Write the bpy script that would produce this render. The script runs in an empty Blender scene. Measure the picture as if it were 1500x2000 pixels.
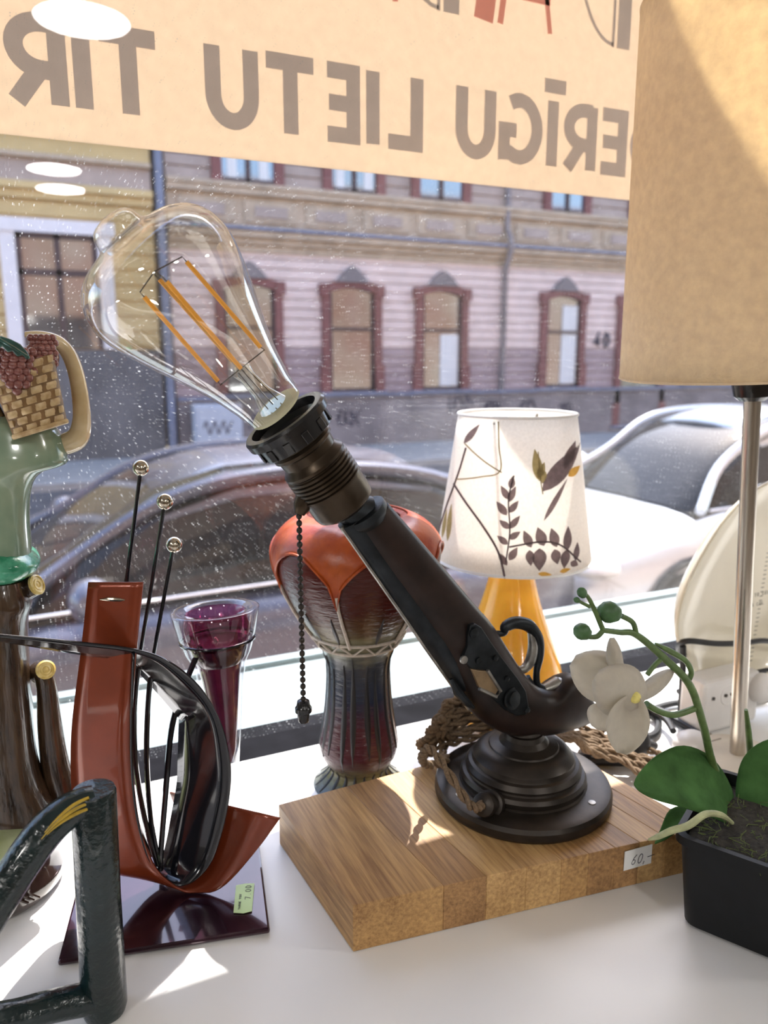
import bpy, math, random
from mathutils import Vector, Matrix
random.seed(7)
# ------------------------------------------------------------------ camera, sky, sun
sc = bpy.context.scene
COL = sc.collection
CAM = Vector((0, 0, .32)); HEAD = math.radians(65.1); PITCH = math.atan(310 / 1500)
cd = bpy.data.cameras.new('camera'); cam = bpy.data.objects.new('camera', cd); COL.objects.link(cam)
cd.sensor_fit = 'VERTICAL'; cd.sensor_height = 36; cd.sensor_width = 27; cd.lens = 27
cd.clip_start = .01; cd.clip_end = 200
cam.location = CAM; cam.rotation_euler = (math.pi / 2 - PITCH, 0, HEAD - math.pi / 2)
cd.dof.use_dof = True; cd.dof.focus_distance = .42; cd.dof.aperture_fstop = 9
sc.camera = cam
w = bpy.data.worlds.new('world'); sc.world = w; w.use_nodes = True
wn = w.node_tree.nodes; wl = w.node_tree.links
sky = wn.new('ShaderNodeTexSky'); sky.sky_type = 'NISHITA'; sky.sun_disc = False
sky.sun_elevation = math.radians(53); sky.sun_rotation = math.radians(42); sky.air_density = 1.0; sky.dust_density = 1.5
bg = wn['Background']; bg.inputs['Strength'].default_value = .26
wl.new(sky.outputs['Color'], bg.inputs['Color'])
SUN = Vector((.80, 1.0, 1.80)).normalized()
sl = bpy.data.lights.new('sun', 'SUN'); sl.energy = 4.8; sl.angle = math.radians(.6); sl.color = (1, .96, .90)
so = bpy.data.objects.new('sun', sl); COL.objects.link(so); so.location = (8, 8, 18)
so.rotation_euler = SUN.to_track_quat('Z', 'Y').to_euler()
sc.view_settings.view_transform = 'Standard'; sc.view_settings.look = 'None'
sc.view_settings.gamma = 1; sc.view_settings.use_curve_mapping = False
sc.view_settings.exposure = 1.45
LAMP_EMIT = 36.0

# ------------------------------------------------------------------ helpers
_F = Vector((math.cos(HEAD), math.sin(HEAD), 0)); _R = Vector((math.sin(HEAD), -math.cos(HEAD), 0))
_fw = _F * math.cos(PITCH) - Vector((0, 0, 1)) * math.sin(PITCH); _up = _F * math.sin(PITCH) + Vector((0, 0, 1)) * math.cos(PITCH)
def _ray(x, y): return _fw * 1500 + _R * (x - 750) - _up * (y - 1000)
def ony(x, y, Y):                       # point of the vertical plane at world Y
    r = _ray(x, y); return CAM + r * (Y / r.y)
def onz(x, y, z=0.0):                   # point of the horizontal plane at world z
    r = _ray(x, y); return CAM + r * ((z - CAM.z) / r.z)
def px(p): return (Vector(p) - CAM).dot(_fw) / 1500      # size of one photo pixel at a point
def wloc(o):
    v = Vector((0, 0, 0))
    while o: v += o.location; o = o.parent
    return v
def tag(o, label, cat, group=None, kind=None):
    o['label'] = label; o['category'] = cat
    if group: o['group'] = group
    if kind: o['kind'] = kind
    return o
def empty(name, loc, label, cat, group=None):
    o = bpy.data.objects.new(name, None); COL.objects.link(o); o.location = loc; o.empty_display_size = .02
    return tag(o, label, cat, group)
def smooth_path(pts, n=8, closed=False):
    pts = [Vector(p) for p in pts]; out = []; m = len(pts)
    for i in range(m if closed else m - 1):
        if closed: p0, p1, p2, p3 = pts[i - 1], pts[i], pts[(i + 1) % m], pts[(i + 2) % m]
        else: p0, p1, p2, p3 = pts[max(i - 1, 0)], pts[i], pts[i + 1], pts[min(i + 2, m - 1)]
        for k in range(n):
            t = k / n
            out.append(.5 * ((2 * p1) + (p2 - p0) * t + (2 * p0 - 5 * p1 + 4 * p2 - p3) * t * t + (3 * p1 - p0 - 3 * p2 + p3) * t ** 3))
    if not closed: out.append(pts[-1].copy())
    return out
def interp(vals, m):
    out = []
    for i in range(m):
        t = i / (m - 1) * (len(vals) - 1); k = min(int(t), len(vals) - 2); out.append(vals[k] + (vals[k + 1] - vals[k]) * (t - k))
    return out
def frames(pts, closed=False):
    m = len(pts); T = []
    for i in range(m):
        a = pts[i - 1] if (closed or i > 0) else pts[i]; b = pts[(i + 1) % m] if (closed or i < m - 1) else pts[i]
        d = b - a; T.append(d.normalized() if d.length > 1e-9 else Vector((0, 0, 1)))
    r = Vector((0, 0, 1)) if abs(T[0].z) < .9 else Vector((1, 0, 0)); N = []
    n = (r - T[0] * r.dot(T[0])).normalized()
    for i in range(m):
        n = (n - T[i] * n.dot(T[i])); n = n.normalized() if n.length > 1e-6 else Vector((0, 1, 0)); N.append(n)
    return [(N[i], T[i].cross(N[i]), T[i]) for i in range(m)]
class MB:
    def __init__(s): s.v = []; s.f = []
    def add(s, vs, fs):
        b = len(s.v); s.v += [Vector(q) for q in vs]; s.f += [tuple(b + i for i in f) for f in fs]; return s
    def box(s, c, size, rz=0, M=None):
        c = Vector(c); h = Vector(size) / 2; R = M if M else Matrix.Rotation(rz, 3, 'Z')
        vs = [c + R @ Vector((x * h.x, y * h.y, z * h.z)) for x in (-1, 1) for y in (-1, 1) for z in (-1, 1)]
        return s.add(vs, [(0, 1, 3, 2), (4, 6, 7, 5), (0, 4, 5, 1), (2, 3, 7, 6), (0, 2, 6, 4), (1, 5, 7, 3)])
    def span(s, x0, x1, y0, y1, z0, z1): return s.box(((x0 + x1) / 2, (y0 + y1) / 2, (z0 + z1) / 2), (abs(x1 - x0), abs(y1 - y0), abs(z1 - z0)))
    def rings(s, rs, caps=True, loop=False, closed=False):
        n = len(rs[0]); vs = [p for r in rs for p in r]; fs = []
        m = len(rs); e = n if not loop else n - 1
        for i in range(m if closed else m - 1):
            for k in range(e):
                a, b = i * n + k, i * n + (k + 1) % n; c, d = ((i + 1) % m) * n + (k + 1) % n, ((i + 1) % m) * n + k
                fs.append((a, b, c, d))
        if caps and not closed and not loop:
            fs.append(tuple(range(n - 1, -1, -1))); fs.append(tuple((m - 1) * n + k for k in range(n)))
        return s.add(vs, fs)
    def tube(s, pts, r, n=8, closed=False, flat=1.0, caps=True):
        pts = [Vector(p) for p in pts]; fr = frames(pts, closed); rr = r if isinstance(r, (list, tuple)) else [r] * len(pts)
        if len(rr) != len(pts): rr = interp(list(rr), len(pts))
        rs = []
        for p, (N, B, T), q in zip(pts, fr, rr):
            rs.append([p + (N * math.cos(a) * flat + B * math.sin(a)) * q for a in [2 * math.pi * k / n for k in range(n)]])
        return s.rings(rs, caps, closed=closed)
    def lathe(s, prof, o, axis=(0, 0, 1), n=32, caps=True, a0=0, squash=1.0):
        o = Vector(o); A = Vector(axis).normalized(); r = Vector((1, 0, 0)) if abs(A.x) < .9 else Vector((0, 1, 0))
        U = (r - A * r.dot(A)).normalized(); W = A.cross(U); rs = []
        for q, t in prof:
            rs.append([o + A * t + (U * math.cos(a0 + 2 * math.pi * k / n) + W * math.sin(a0 + 2 * math.pi * k / n) * squash) * max(q, 1e-5) for k in range(n)])
        return s.rings(rs, caps)
    def prism(s, poly, off):
        poly = [Vector(p) for p in poly]; off = Vector(off); n = len(poly)
        fs = [tuple(range(n)), tuple(range(2 * n - 1, n - 1, -1))] + [(k, n + k, n + (k + 1) % n, (k + 1) % n) for k in range(n)]
        return s.add(poly + [p + off for p in poly], fs)
    def ball(s, c, r, n=12, m=8, M=None):
        c = Vector(c); r = Vector((r, r, r)) if not hasattr(r, '__len__') else Vector(r); R = M or Matrix.Identity(3); rs = []
        for i in range(m + 1):
            t = math.pi * (i / m) ; q = max(math.sin(t), 1e-3); z = -math.cos(t)
            rs.append([c + R @ Vector((q * math.cos(2 * math.pi * k / n) * r.x, q * math.sin(2 * math.pi * k / n) * r.y, z * r.z)) for k in range(n)])
        return s.rings(rs)
    def ribbon(s, pts, width, nrm, thick):
        """flat stroke of given width along pts, lying in the plane with normal nrm"""
        pts = [Vector(p) for p in pts]; pts = [p for i, p in enumerate(pts) if i == 0 or (p - pts[i - 1]).length > 1e-6]
        nrm = Vector(nrm).normalized(); m = len(pts); L = []; R = []
        for i in range(m):
            a = (pts[i] - pts[i - 1]).normalized() if i else None; b = (pts[i + 1] - pts[i]).normalized() if i < m - 1 else None
            t = (a + b) if (a and b) else (a or b); t = t.normalized(); k = 1.0
            if a and b: k = 1 / max(.5, math.sqrt(max(.05, (1 + a.dot(b)) / 2)))
            d = nrm.cross(t) * width / 2 * k; L.append(pts[i] + d); R.append(pts[i] - d)
        rs = [[L[i], R[i], R[i] + nrm * thick, L[i] + nrm * thick] for i in range(m)]
        return s.rings(rs)
    def build(s, name, mat, parent=None, smooth=True, angle=38, bevel=0, sub=0, solid=0, kind=None):
        o0 = wloc(parent); me = bpy.data.meshes.new(name); me.from_pydata([tuple(v - o0) for v in s.v], [], s.f)
        me.validate(); 
        import bmesh
        bm = bmesh.new(); bm.from_mesh(me); bmesh.ops.recalc_face_normals(bm, faces=bm.faces); bm.to_mesh(me); bm.free()
        if smooth:
            me.polygons.foreach_set('use_smooth', [True] * len(me.polygons)); me.set_sharp_from_angle(angle=math.radians(angle))
        me.materials.append(mat); o = bpy.data.objects.new(name, me); COL.objects.link(o)
        if parent: o.parent = parent
        if solid: md = o.modifiers.new('solid', 'SOLIDIFY'); md.thickness = solid; md.offset = 0
        if bevel: md = o.modifiers.new('bevel', 'BEVEL'); md.width = bevel; md.segments = 2; md.limit_method = 'ANGLE'; md.angle_limit = math.radians(40)
        if sub: md = o.modifiers.new('sub', 'SUBSURF'); md.levels = sub; md.render_levels = sub
        if kind: o['kind'] = kind
        return o
def copy_at(src, loc_world, parent, M=None, name=None):
    """copy of a piece whose mesh is centred on its own origin"""
    o = src.copy(); COL.objects.link(o); o.parent = parent; o.location = Vector(loc_world) - wloc(parent)
    if M: o.rotation_euler = M.to_euler()
    return o
def piece(name, mb, mat, parent, loc, M=None, **k):
    o = mb.build(name, mat, None, **k); o.parent = parent; o.location = Vector(loc) - wloc(parent)
    if M: o.rotation_euler = M.to_euler()
    return o

# ------------------------------------------------------------------ materials
MT = {}
def base(name):
    m = bpy.data.materials.new(name); m.use_nodes = True; MT[name] = m
    nt = m.node_tree; return m, nt, nt.nodes['Principled BSDF'], nt.nodes['Material Output']
def coords(nt, scale=(1, 1, 1)):
    tc = nt.nodes.new('ShaderNodeTexCoord'); mp = nt.nodes.new('ShaderNodeMapping'); mp.inputs['Scale'].default_value = scale
    nt.links.new(tc.outputs['Object'], mp.inputs['Vector']); return mp.outputs['Vector']
def noise(nt, vec, scale, detail=4, rough=.55):
    n = nt.nodes.new('ShaderNodeTexNoise'); n.inputs['Scale'].default_value = scale; n.inputs['Detail'].default_value = detail; n.inputs['Roughness'].default_value = rough
    nt.links.new(vec, n.inputs['Vector']); return n.outputs['Fac']
def ramp(nt, fac, stops):
    r = nt.nodes.new('ShaderNodeValToRGB'); e = r.color_ramp.elements
    while len(e) > 1: e.remove(e[-1])
    e[0].position = stops[0][0]; e[0].color = (*stops[0][1], 1)
    for p, c in stops[1:]: q = e.new(p); q.color = (*c, 1)
    nt.links.new(fac, r.inputs['Fac']); return r.outputs['Color']
def bump(nt, fac, strength, dist):
    b = nt.nodes.new('ShaderNodeBump'); b.inputs['Strength'].default_value = strength; b.inputs['Distance'].default_value = dist
    nt.links.new(fac, b.inputs['Height']); return b.outputs['Normal']
def math_(nt, op, a, b=None, c=None, clamp=False):
    n = nt.nodes.new('ShaderNodeMath'); n.operation = op; n.use_clamp = clamp
    for i, q in enumerate((a, b, c)):
        if q is None: continue
        if isinstance(q, (int, float)): n.inputs[i].default_value = q
        else: nt.links.new(q, n.inputs[i])
    return n.outputs[0]
def mat(name, col, rough=.5, metal=0, var=.15, scale=60, stretch=(1, 1, 1), bmp=0, bscale=None, bdist=.0005, col2=None, coat=0, spec=None, detail=4):
    m, nt, b, out = base(name); vec = coords(nt, stretch); f = noise(nt, vec, scale, detail)
    c2 = col2 or tuple(min(1, c * (1 + var)) for c in col); c1 = col if col2 else tuple(c * (1 - var) for c in col)
    nt.links.new(ramp(nt, f, [(.32, c1), (.68, c2)]), b.inputs['Base Color'])
    b.inputs['Roughness'].default_value = rough; b.inputs['Metallic'].default_value = metal
    if coat: b.inputs['Coat Weight'].default_value = coat; b.inputs['Coat Roughness'].default_value = .05
    if spec is not None: b.inputs['Specular IOR Level'].default_value = spec
    if bmp: nt.links.new(bump(nt, noise(nt, vec, bscale or scale * 2, 3), bmp, bdist), b.inputs['Normal'])
    return m
def fabric(name, col, trans=.5, var=.06, scale=300, bmp=.3, bdist=.0004, tcol=None, rough_noise=900):
    m, nt, b, out = base(name); vec = coords(nt); f = noise(nt, vec, scale, 4)
    def rc(c): return ramp(nt, f, [(.3, tuple(x * (1 - var) for x in c)), (.7, tuple(min(1, x * (1 + var)) for x in c))])
    b.inputs['Roughness'].default_value = .85; b.inputs['Specular IOR Level'].default_value = .15
    nt.links.new(rc(col), b.inputs['Base Color'])
    t = nt.nodes.new('ShaderNodeBsdfTranslucent'); nt.links.new(rc(tcol or col), t.inputs['Color'])
    mx = nt.nodes.new('ShaderNodeMixShader'); mx.inputs[0].default_value = trans
    nt.links.new(b.outputs[0], mx.inputs[1]); nt.links.new(t.outputs[0], mx.inputs[2]); nt.links.new(mx.outputs[0], out.inputs['Surface'])
    if bmp: nt.links.new(bump(nt, noise(nt, vec, rough_noise, 2), bmp, bdist), b.inputs['Normal'])
    return m
def thin_glass(name, tint=(1, 1, 1), f0=.04, power=5, gain=.96, dust=0.0, haze=0.0, streak=False, rough=0.0, cap=.9):
    """a pane as a thin sheet: transparent, with a mirror reflection that grows towards grazing angles"""
    m, nt, b, out = base(name); nt.nodes.remove(b)
    lw = nt.nodes.new('ShaderNodeLayerWeight'); lw.inputs['Blend'].default_value = .5
    fr = math_(nt, 'MINIMUM', math_(nt, 'ADD', math_(nt, 'MULTIPLY', math_(nt, 'POWER', lw.outputs['Facing'], power), gain), f0), cap)
    tr = nt.nodes.new('ShaderNodeBsdfTransparent'); tr.inputs['Color'].default_value = (*tint, 1)
    gl = nt.nodes.new('ShaderNodeBsdfGlossy'); gl.inputs['Roughness'].default_value = rough
    mx = nt.nodes.new('ShaderNodeMixShader'); nt.links.new(fr, mx.inputs[0]); nt.links.new(tr.outputs[0], mx.inputs[1]); nt.links.new(gl.outputs[0], mx.inputs[2])
    sh = mx.outputs[0]
    if dust or haze:
        tc = nt.nodes.new('ShaderNodeTexCoord'); sp = nt.nodes.new('ShaderNodeSeparateXYZ'); cb = nt.nodes.new('ShaderNodeCombineXYZ')
        nt.links.new(tc.outputs['Object'], sp.inputs[0]); nt.links.new(sp.outputs['X'], cb.inputs['X']); nt.links.new(sp.outputs['Z'], cb.inputs['Y'])
        v2 = cb.outputs[0]; fac = None
        for scl, th, keep, ln in ((230, .07, .35, 1), (75, .035, .22, 1), (400, .08, .4, 1)):
            vo = nt.nodes.new('ShaderNodeTexVoronoi'); vo.voronoi_dimensions = '2D'; vo.inputs['Scale'].default_value = scl; nt.links.new(v2, vo.inputs['Vector'])
            s1 = nt.nodes.new('ShaderNodeSeparateColor'); nt.links.new(vo.outputs['Color'], s1.inputs[0])
            size = math_(nt, 'MULTIPLY', s1.outputs[0], th)
            dot = math_(nt, 'MULTIPLY', math_(nt, 'LESS_THAN', vo.outputs['Distance'], size), math_(nt, 'LESS_THAN', s1.outputs[1], keep))
            fac = dot if fac is None else math_(nt, 'MAXIMUM', fac, dot)
        fac = math_(nt, 'MULTIPLY', fac, dust)
        mp = nt.nodes.new('ShaderNodeMapping'); mp.inputs['Scale'].default_value = (1, .06, 1); nt.links.new(v2, mp.inputs[0])
        st = noise(nt, mp.outputs[0], 260, 3); big = noise(nt, v2, 5, 3)
        hz = math_(nt, 'MULTIPLY', math_(nt, 'MULTIPLY', math_(nt, 'SUBTRACT', math_(nt, 'MULTIPLY', st, 2.2), .35, clamp=True), big), haze * 2)
        fac = math_(nt, 'ADD', fac, hz, clamp=True)
        tl = nt.nodes.new('ShaderNodeBsdfTranslucent'); tl.inputs['Color'].default_value = (.9, .9, .88, 1)
        m2 = nt.nodes.new('ShaderNodeMixShader'); nt.links.new(fac, m2.inputs[0]); nt.links.new(sh, m2.inputs[1]); nt.links.new(tl.outputs[0], m2.inputs[2]); sh = m2.outputs[0]
    nt.links.new(sh, out.inputs['Surface']); return m
def emit(name, col, s):
    m, nt, b, out = base(name); nt.nodes.remove(b); e = nt.nodes.new('ShaderNodeEmission'); e.inputs['Color'].default_value = (*col, 1); e.inputs['Strength'].default_value = s
    nt.links.new(e.outputs[0], out.inputs['Surface']); return m

# ------------------------------------------------------------------ stroke lettering
def arc(cx, cy, rx, ry, a0, a1, n=14): return [(cx + rx * math.cos(math.radians(a0 + (a1 - a0) * i / n)), cy + ry * math.sin(math.radians(a0 + (a1 - a0) * i / n))) for i in range(n + 1)]
GL = {
 'I': [[(.5, 0), (.5, 1)]],
 'T': [[(0, .93), (1, .93)], [(.5, .93), (.5, 0)]],
 'L': [[(.09, 1), (.09, .07), (1, .07)]],
 'E': [[(.95, .93), (.12, .93), (.12, .07), (.95, .07)], [(.12, .5), (.9, .5)]],
 'U': [[(.1, 1), (.1, .4)] + arc(.5, .4, .4, .33, 180, 360) + [(.9, 1)]],
 'R': [[(.1, 0), (.1, 1)], [(.1, .93), (.35, .93)] + arc(.38, .66, .5, .27, 90, -90) + [(.1, .39)], [(.45, .39), (.9, 0)]],
 'D': [[(.1, .07), (.1, .93), (.3, .93)] + arc(.3, .5, .6, .43, 90, -90) + [(.1, .07)]],
 'G': [arc(.55, .5, .46, .43, 60, 300) + [(.93, .12), (.93, .47), (.62, .47)]],
 'O': [arc(.5, .5, .42, .45, 90, 450, 20)],
 'C': [arc(.55, .5, .44, .44, 50, 310)],
 'A': [[(0, 0), (.5, 1), (1, 0)], [(.2, .36), (.8, .36)]],
 'H': [[(.05, 0), (.05, 1)], [(.95, 0), (.95, 1)], [(.05, .5), (.95, .5)]],
 'N': [[(.05, 0), (.05, 1), (.95, 0), (.95, 1)]],
 'K': [[(.05, 0), (.05, 1)], [(.9, 1), (.05, .45), (.9, 0)]],
 'Y': [[(0, 1), (.5, .5), (1, 1)], [(.5, .5), (.5, 0)]],
 '6': [[(.75, 1), (.35, .7), (.15, .35)] + arc(.45, .27, .32, .25, 160, 510)],
 '0': [arc(.5, .5, .36, .48, 90, 450, 16)],
 '4': [[(.7, 0), (.7, 1), (.05, .3), (.95, .3)]],
 '7': [[(.1, .95), (.9, .95), (.4, 0)]],
 ',': [[(.5, .12), (.35, -.2)]], '.': [[(.45, .05), (.55, .05)]], '-': [[(.0, .5), (1.2, .6)]], ' ': []}
def glyph(mb, ch, o, U, Vv, nrm, w, h, stroke, thick):
    """o = lower left, U and Vv unit vectors along and up"""
    for j, st in enumerate(GL[ch]): mb.ribbon([Vector(o) + Vector(nrm) * (j * thick * .3) + Vector(U) * (a * w) + Vector(Vv) * (b * h) for a, b in st], stroke, nrm, thick)
    return mb
def line_text(txt, o, U, Vv, nrm, w, h, gap, stroke, thick):
    mb = MB(); p = Vector(o)
    for ch in txt: glyph(mb, ch, p, U, Vv, nrm, w, h, stroke, thick); p += Vector(U) * (w + gap)
    return mb
# ------------------------------------------------------------------ the setting: shop room, sill, window
YG = .60
M_white = mat('sill_white_laminate', (.80, .79, .77), .35, var=.02, scale=8, bmp=.05, bscale=400)
M_wall = mat('wall_paint', (.34, .31, .28), .8, var=.04, scale=6, bmp=.1, bscale=200)
M_ceil = mat('ceiling_paint', (.60, .59, .57), .85, var=.03, scale=5)
M_floor = mat('floor_wood', (.16, .11, .07), .45, var=.3, scale=4, stretch=(1, 12, 1))
M_ext = mat('exterior_ochre_render', (.34, .17, .10), .85, col2=(.50, .42, .33), scale=.5, bmp=.2, bscale=30, bdist=.01)
M_frame = mat('window_dark_frame', (.008, .008, .010), .8, var=.3, scale=40, spec=.04)
M_ledge = mat('ledge_pale_metal', (.24, .30, .31), .55, var=.06, scale=6)
def struct(name, mb, m, parent=None, **k):
    o = mb.build(name, m, parent, smooth=False, **k)
    if not parent: o['kind'] = 'structure'
    return o
XL, XR, YB, ZC, ZF = -4.2, 4.8, -8.2, 1.8, -1.3
struct('floor', MB().span(XL, XR, YB, .60, ZF - .05, ZF), M_floor)
struct('ceiling', MB().span(XL, XR, YB, .74, ZC, ZC + .1), M_ceil)
struct('wall_back', MB().span(XL, XR, YB - .1, YB, ZF, ZC), M_wall)
struct('wall_left', MB().span(XL - .1, XL, YB, .74, ZF, ZC), M_wall)
struct('wall_right', MB().span(XR, XR + .1, YB, .74, ZF, ZC), M_wall)
WX0, WX1, WZ1 = -1.1, 2.3, 1.55
fw_ = MB().span(XL, XR, YG, .735, ZF, -.04).span(XL, WX0, YG, .735, -.04, ZC).span(WX1, XR, YG, .735, -.04, ZC).span(WX0, WX1, YG, .735, WZ1, ZC)
struct('wall_front', fw_, M_wall)
ext = MB().span(-22, 26, .736, .79, -1.7, -.09).span(-22, WX0, .736, .79, -.09, 6.6).span(WX1, 26, .736, .79, -.09, 6.6).span(WX0, WX1, .736, .79, WZ1, 6.6)
struct('wall_exterior', ext, M_ext)
sill = MB().span(WX0, WX1, .06, .559, -.035, 0); o = struct('sill', sill, M_white, bevel=.002)
struct('sill_front', MB().span(WX0, WX1, .09, .11, ZF, -.036), M_wall)
win = struct('window_1', MB().span(WX0, WX1, .5595, .5995, -.035, -.004).span(WX0, WX1, .6075, .634, -.04, -.012).span(WX0, WX1, .612, .634, WZ1 - .05, WZ1).span(WX0, WX0 + .05, .612, .634, -.012, WZ1 - .05).span(WX1 - .05, WX1, .612, .634, -.012, WZ1 - .05), M_frame)
M_pane = thin_glass('window_pane_glass', f0=.03, dust=.5, haze=.003)
struct('pane', MB().span(WX0 + .003, WX1 - .003, YG + .001, YG + .006, -.012, WZ1 - .003), M_pane, win)
led = struct('trim_1', MB().span(WX0, WX1, .636, .80, -.075, -.03).span(WX0, WX1, .80, .815, -.12, -.024), M_ledge)

# ceiling lamps of the shop (first three mirrored in the pane, rest added unseen for light)
M_disc = emit('lamp_diffuser_light', (1, .97, .93), LAMP_EMIT); M_rim = mat('lamp_rim_white', (.8, .8, .8), .4, var=.02)
spots = [(.377, -2.783), (.375, -5.898), (.459, -6.705), (-2.2, -1.3), (2.9, -1.3), (-2.4, -4.2), (3.2, -4.2)]
where = ['nearest to the window, mirrored in the pane above the mirrored lettering', 'middle of the row, mirrored in the pane below the banner', 'farthest of the row, lowest mirror image in the pane',
         'unseen, added to light the left front of the shop', 'unseen, added to light the right front of the shop', 'unseen, added to light the left middle of the shop', 'unseen, added to light the right middle of the shop']
for (x, y), t in zip(spots, where):
    r = empty('ceiling_lamp', (x, y, ZC), 'round white ceiling lamp, ' + t, 'lamp', 'round ceiling lamps of the shop')
    MB().lathe([(.21, 0), (.215, -.03), (.2, -.035), (.2, 0)], (x, y, ZC - .001), n=40).build('rim', M_rim, r)
    MB().lathe([(.199, -.022), (.199, -.032), (.0, -.036)], (x, y, ZC - .001), n=40).build('diffuser', M_disc, r)

# ------------------------------------------------------------------ banner with the mirrored lettering
M_ban = fabric('banner_paper', (.70, .60, .47), .64, var=.035, scale=120, bmp=.1, tcol=(.78, .665, .535), rough_noise=500)
M_brown = mat('print_brown', (.66, .56, .49), .7, var=.03, scale=90)
M_red = mat('print_red', (.95, .38, .28), .7, var=.03, scale=90)
BZ0, BZ1 = .4635, .92; YB0 = .609
ban = MB().span(-.75, 1.25, YB0, YB0 + .0008, BZ0, BZ1).build('window_banner', M_ban, None, smooth=False)
tag(ban, 'long beige paper banner with mirrored brown lettering across the window glass', 'banner')
zt = .5 * (ony(412, 85, YB0).z + ony(975, 182, YB0).z); zb = .5 * (ony(455, 249, YB0).z + ony(930, 306, YB0).z)
NX = Vector((-1, 0, 0)); UP = Vector((0, 0, 1)); NN = Vector((0, -1, 0))
def xat(x, yoff=0): return ony(x, 137 + .123 * x + yoff, YB0).x
row = [('R', 17, 125), ('I', 152, 172), ('T', 198, 307), ('U', 407, 500), ('T', 521, 613), ('E', 636, 697), ('I', 718, 738), ('L', 758, 819),
       ('U', 894, 963), ('G', 979, 1055), ('I', 1068, 1088), ('R', 1103, 1160), ('E', 1172, 1220), ('D', 1232, 1300)]
for ch, a, b in row:
    xa, xb = xat(a), xat(b)
    if ch == 'I': xa, xb = xa - .0043, xb + .0043
    mb = glyph(MB(), ch, (xb, YB0 - .0002, zb), NX, UP, NN, xb - xa, zt - zb, .0117, .0003)
    if (a, ch) == (1068, 'I'): mb.ribbon([(xat(1060), YB0 - .0002, zt + .012), (xat(1101), YB0 - .0002, zt + .012)], .0114, NN, .0003)
    mb.build('letter', M_brown, ban, smooth=False)
# big two-weight letters of the upper line (they run on above the frame)
Zl = ony(1215, 96, YB0).z; Hl = .20
def xb_(x, y): return ony(x, y, YB0)
def bar(mb, x0, x1, z0, z1, slant=0): mb.ribbon([((x0 + x1) / 2, YB0 - .0002, z0), ((x0 + x1) / 2 + slant, YB0 - .0002, z1)], x1 - x0, NN, .0003)
def big_D(x1):
    mb = MB(); bar(mb, x1 - .0147, x1, Zl, Zl + Hl); mb.ribbon([(x1 - .0192, YB0 - .0002, Zl + Hl), (x1 - .0192, YB0 - .0002, Zl)], .003, NN, .0003)
    mb.ribbon([(x1 - .0192 - .045 * math.cos(math.radians(t)), YB0 - .0002, Zl + Hl / 2 + (Hl / 2 - .002) * math.sin(math.radians(t))) for t in range(-90, 91, 9)], .003, NN, .0003)
    mb.build('letter', M_brown, ban, smooth=False)
def big_A(x0, x1):
    mb = MB(); ap = (x0 + x1) / 2
    bar(mb, x0, x0 + .0185, Zl, Zl + Hl, ap - x0 - .012); bar(mb, x0 + .023, x0 + .0285, Zl, Zl + Hl, ap - x0 - .012)
    mb.ribbon([(x1, YB0 - .0002, Zl), (ap + .002, YB0 - .0002, Zl + Hl)], .0045, NN, .0003)
    mb.ribbon([(x0 + .028, YB0 - .0002, Zl + .024), (x1 - .001, YB0 - .0002, Zl + .024)], .005, NN, .0003)
    mb.build('letter', M_red, ban, smooth=False)
big_D(xb_(1229, 90).x); big_A(xb_(925, 50).x, xb_(1074, 62).x); big_A(xb_(1252, 100).x, xb_(1410, 110).x); big_D(xb_(896, 40).x); big_A(xb_(640, 0).x, xb_(772, 10).x)

# ------------------------------------------------------------------ street
ZS = -1.68
M_asph = mat('asphalt', (.075, .075, .085), .9, var=.25, scale=3, bmp=.3, bscale=60, bdist=.01)
M_pave = mat('pavement_concrete', (.30, .29, .28), .85, var=.15, scale=4)
M_kerb = mat('kerb_stone', (.36, .35, .34), .8, var=.15, scale=6)
struct('road', MB().span(-22, 30, 2.9, 12.2, ZS - .2, ZS), M_asph)
struct('pavement_near', MB().span(-22, 30, .80, 2.75, ZS - .2, ZS + .1), M_pave)
struct('pavement_far', MB().span(-22, 30, 12.35, 14.95, ZS - .2, ZS + .1), M_pave)
struct('kerb_near', MB().span(-22, 30, 2.75, 2.9, ZS - .2, ZS + .11), M_kerb)
struct('kerb_far', MB().span(-22, 30, 12.2, 12.35, ZS - .2, ZS + .11), M_kerb)

# ------------------------------------------------------------------ houses across the street
YF = 15.0
M_mauve = mat('render_mauve', (.80, .64, .58), .85, var=.09, scale=2, bmp=.2, bscale=20, bdist=.01)
M_dusk = mat('render_dusky_brown', (.42, .32, .32), .85, var=.1, scale=2)
M_tan = mat('render_tan_courses', (.44, .35, .30), .85, var=.12, scale=2)
M_trim = mat('stone_trim_sandy', (.50, .39, .28), .85, var=.15, scale=3)
M_blue = mat('zinc_flashing', (.20, .22, .30), .5, var=.15, scale=4)
M_plinth = mat('plinth_grey', (.24, .205, .20), .9, var=.2, scale=1.5)
M_red2 = mat('window_surround_oxblood', (.22, .085, .075), .7, var=.15, scale=4)
M_sash = mat('sash_dark_brown', (.07, .04, .04), .5, var=.2, scale=9)
M_ochre = mat('render_ochre', (.62, .46, .22), .85, var=.08, scale=2)
M_fwhite = mat('frame_white_paint', (.80, .76, .76), .6, var=.04, scale=5)
M_dgrey = mat('plinth_slate', (.125, .12, .125), .85, var=.2, scale=1.5)
M_curt = mat('curtain_cloth', (.75, .74, .72), .9, var=.1, scale=6, stretch=(8, 1, .3))
M_scrawl = mat('spray_paint_dark', (.06, .05, .07), .8, var=.1)
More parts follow.
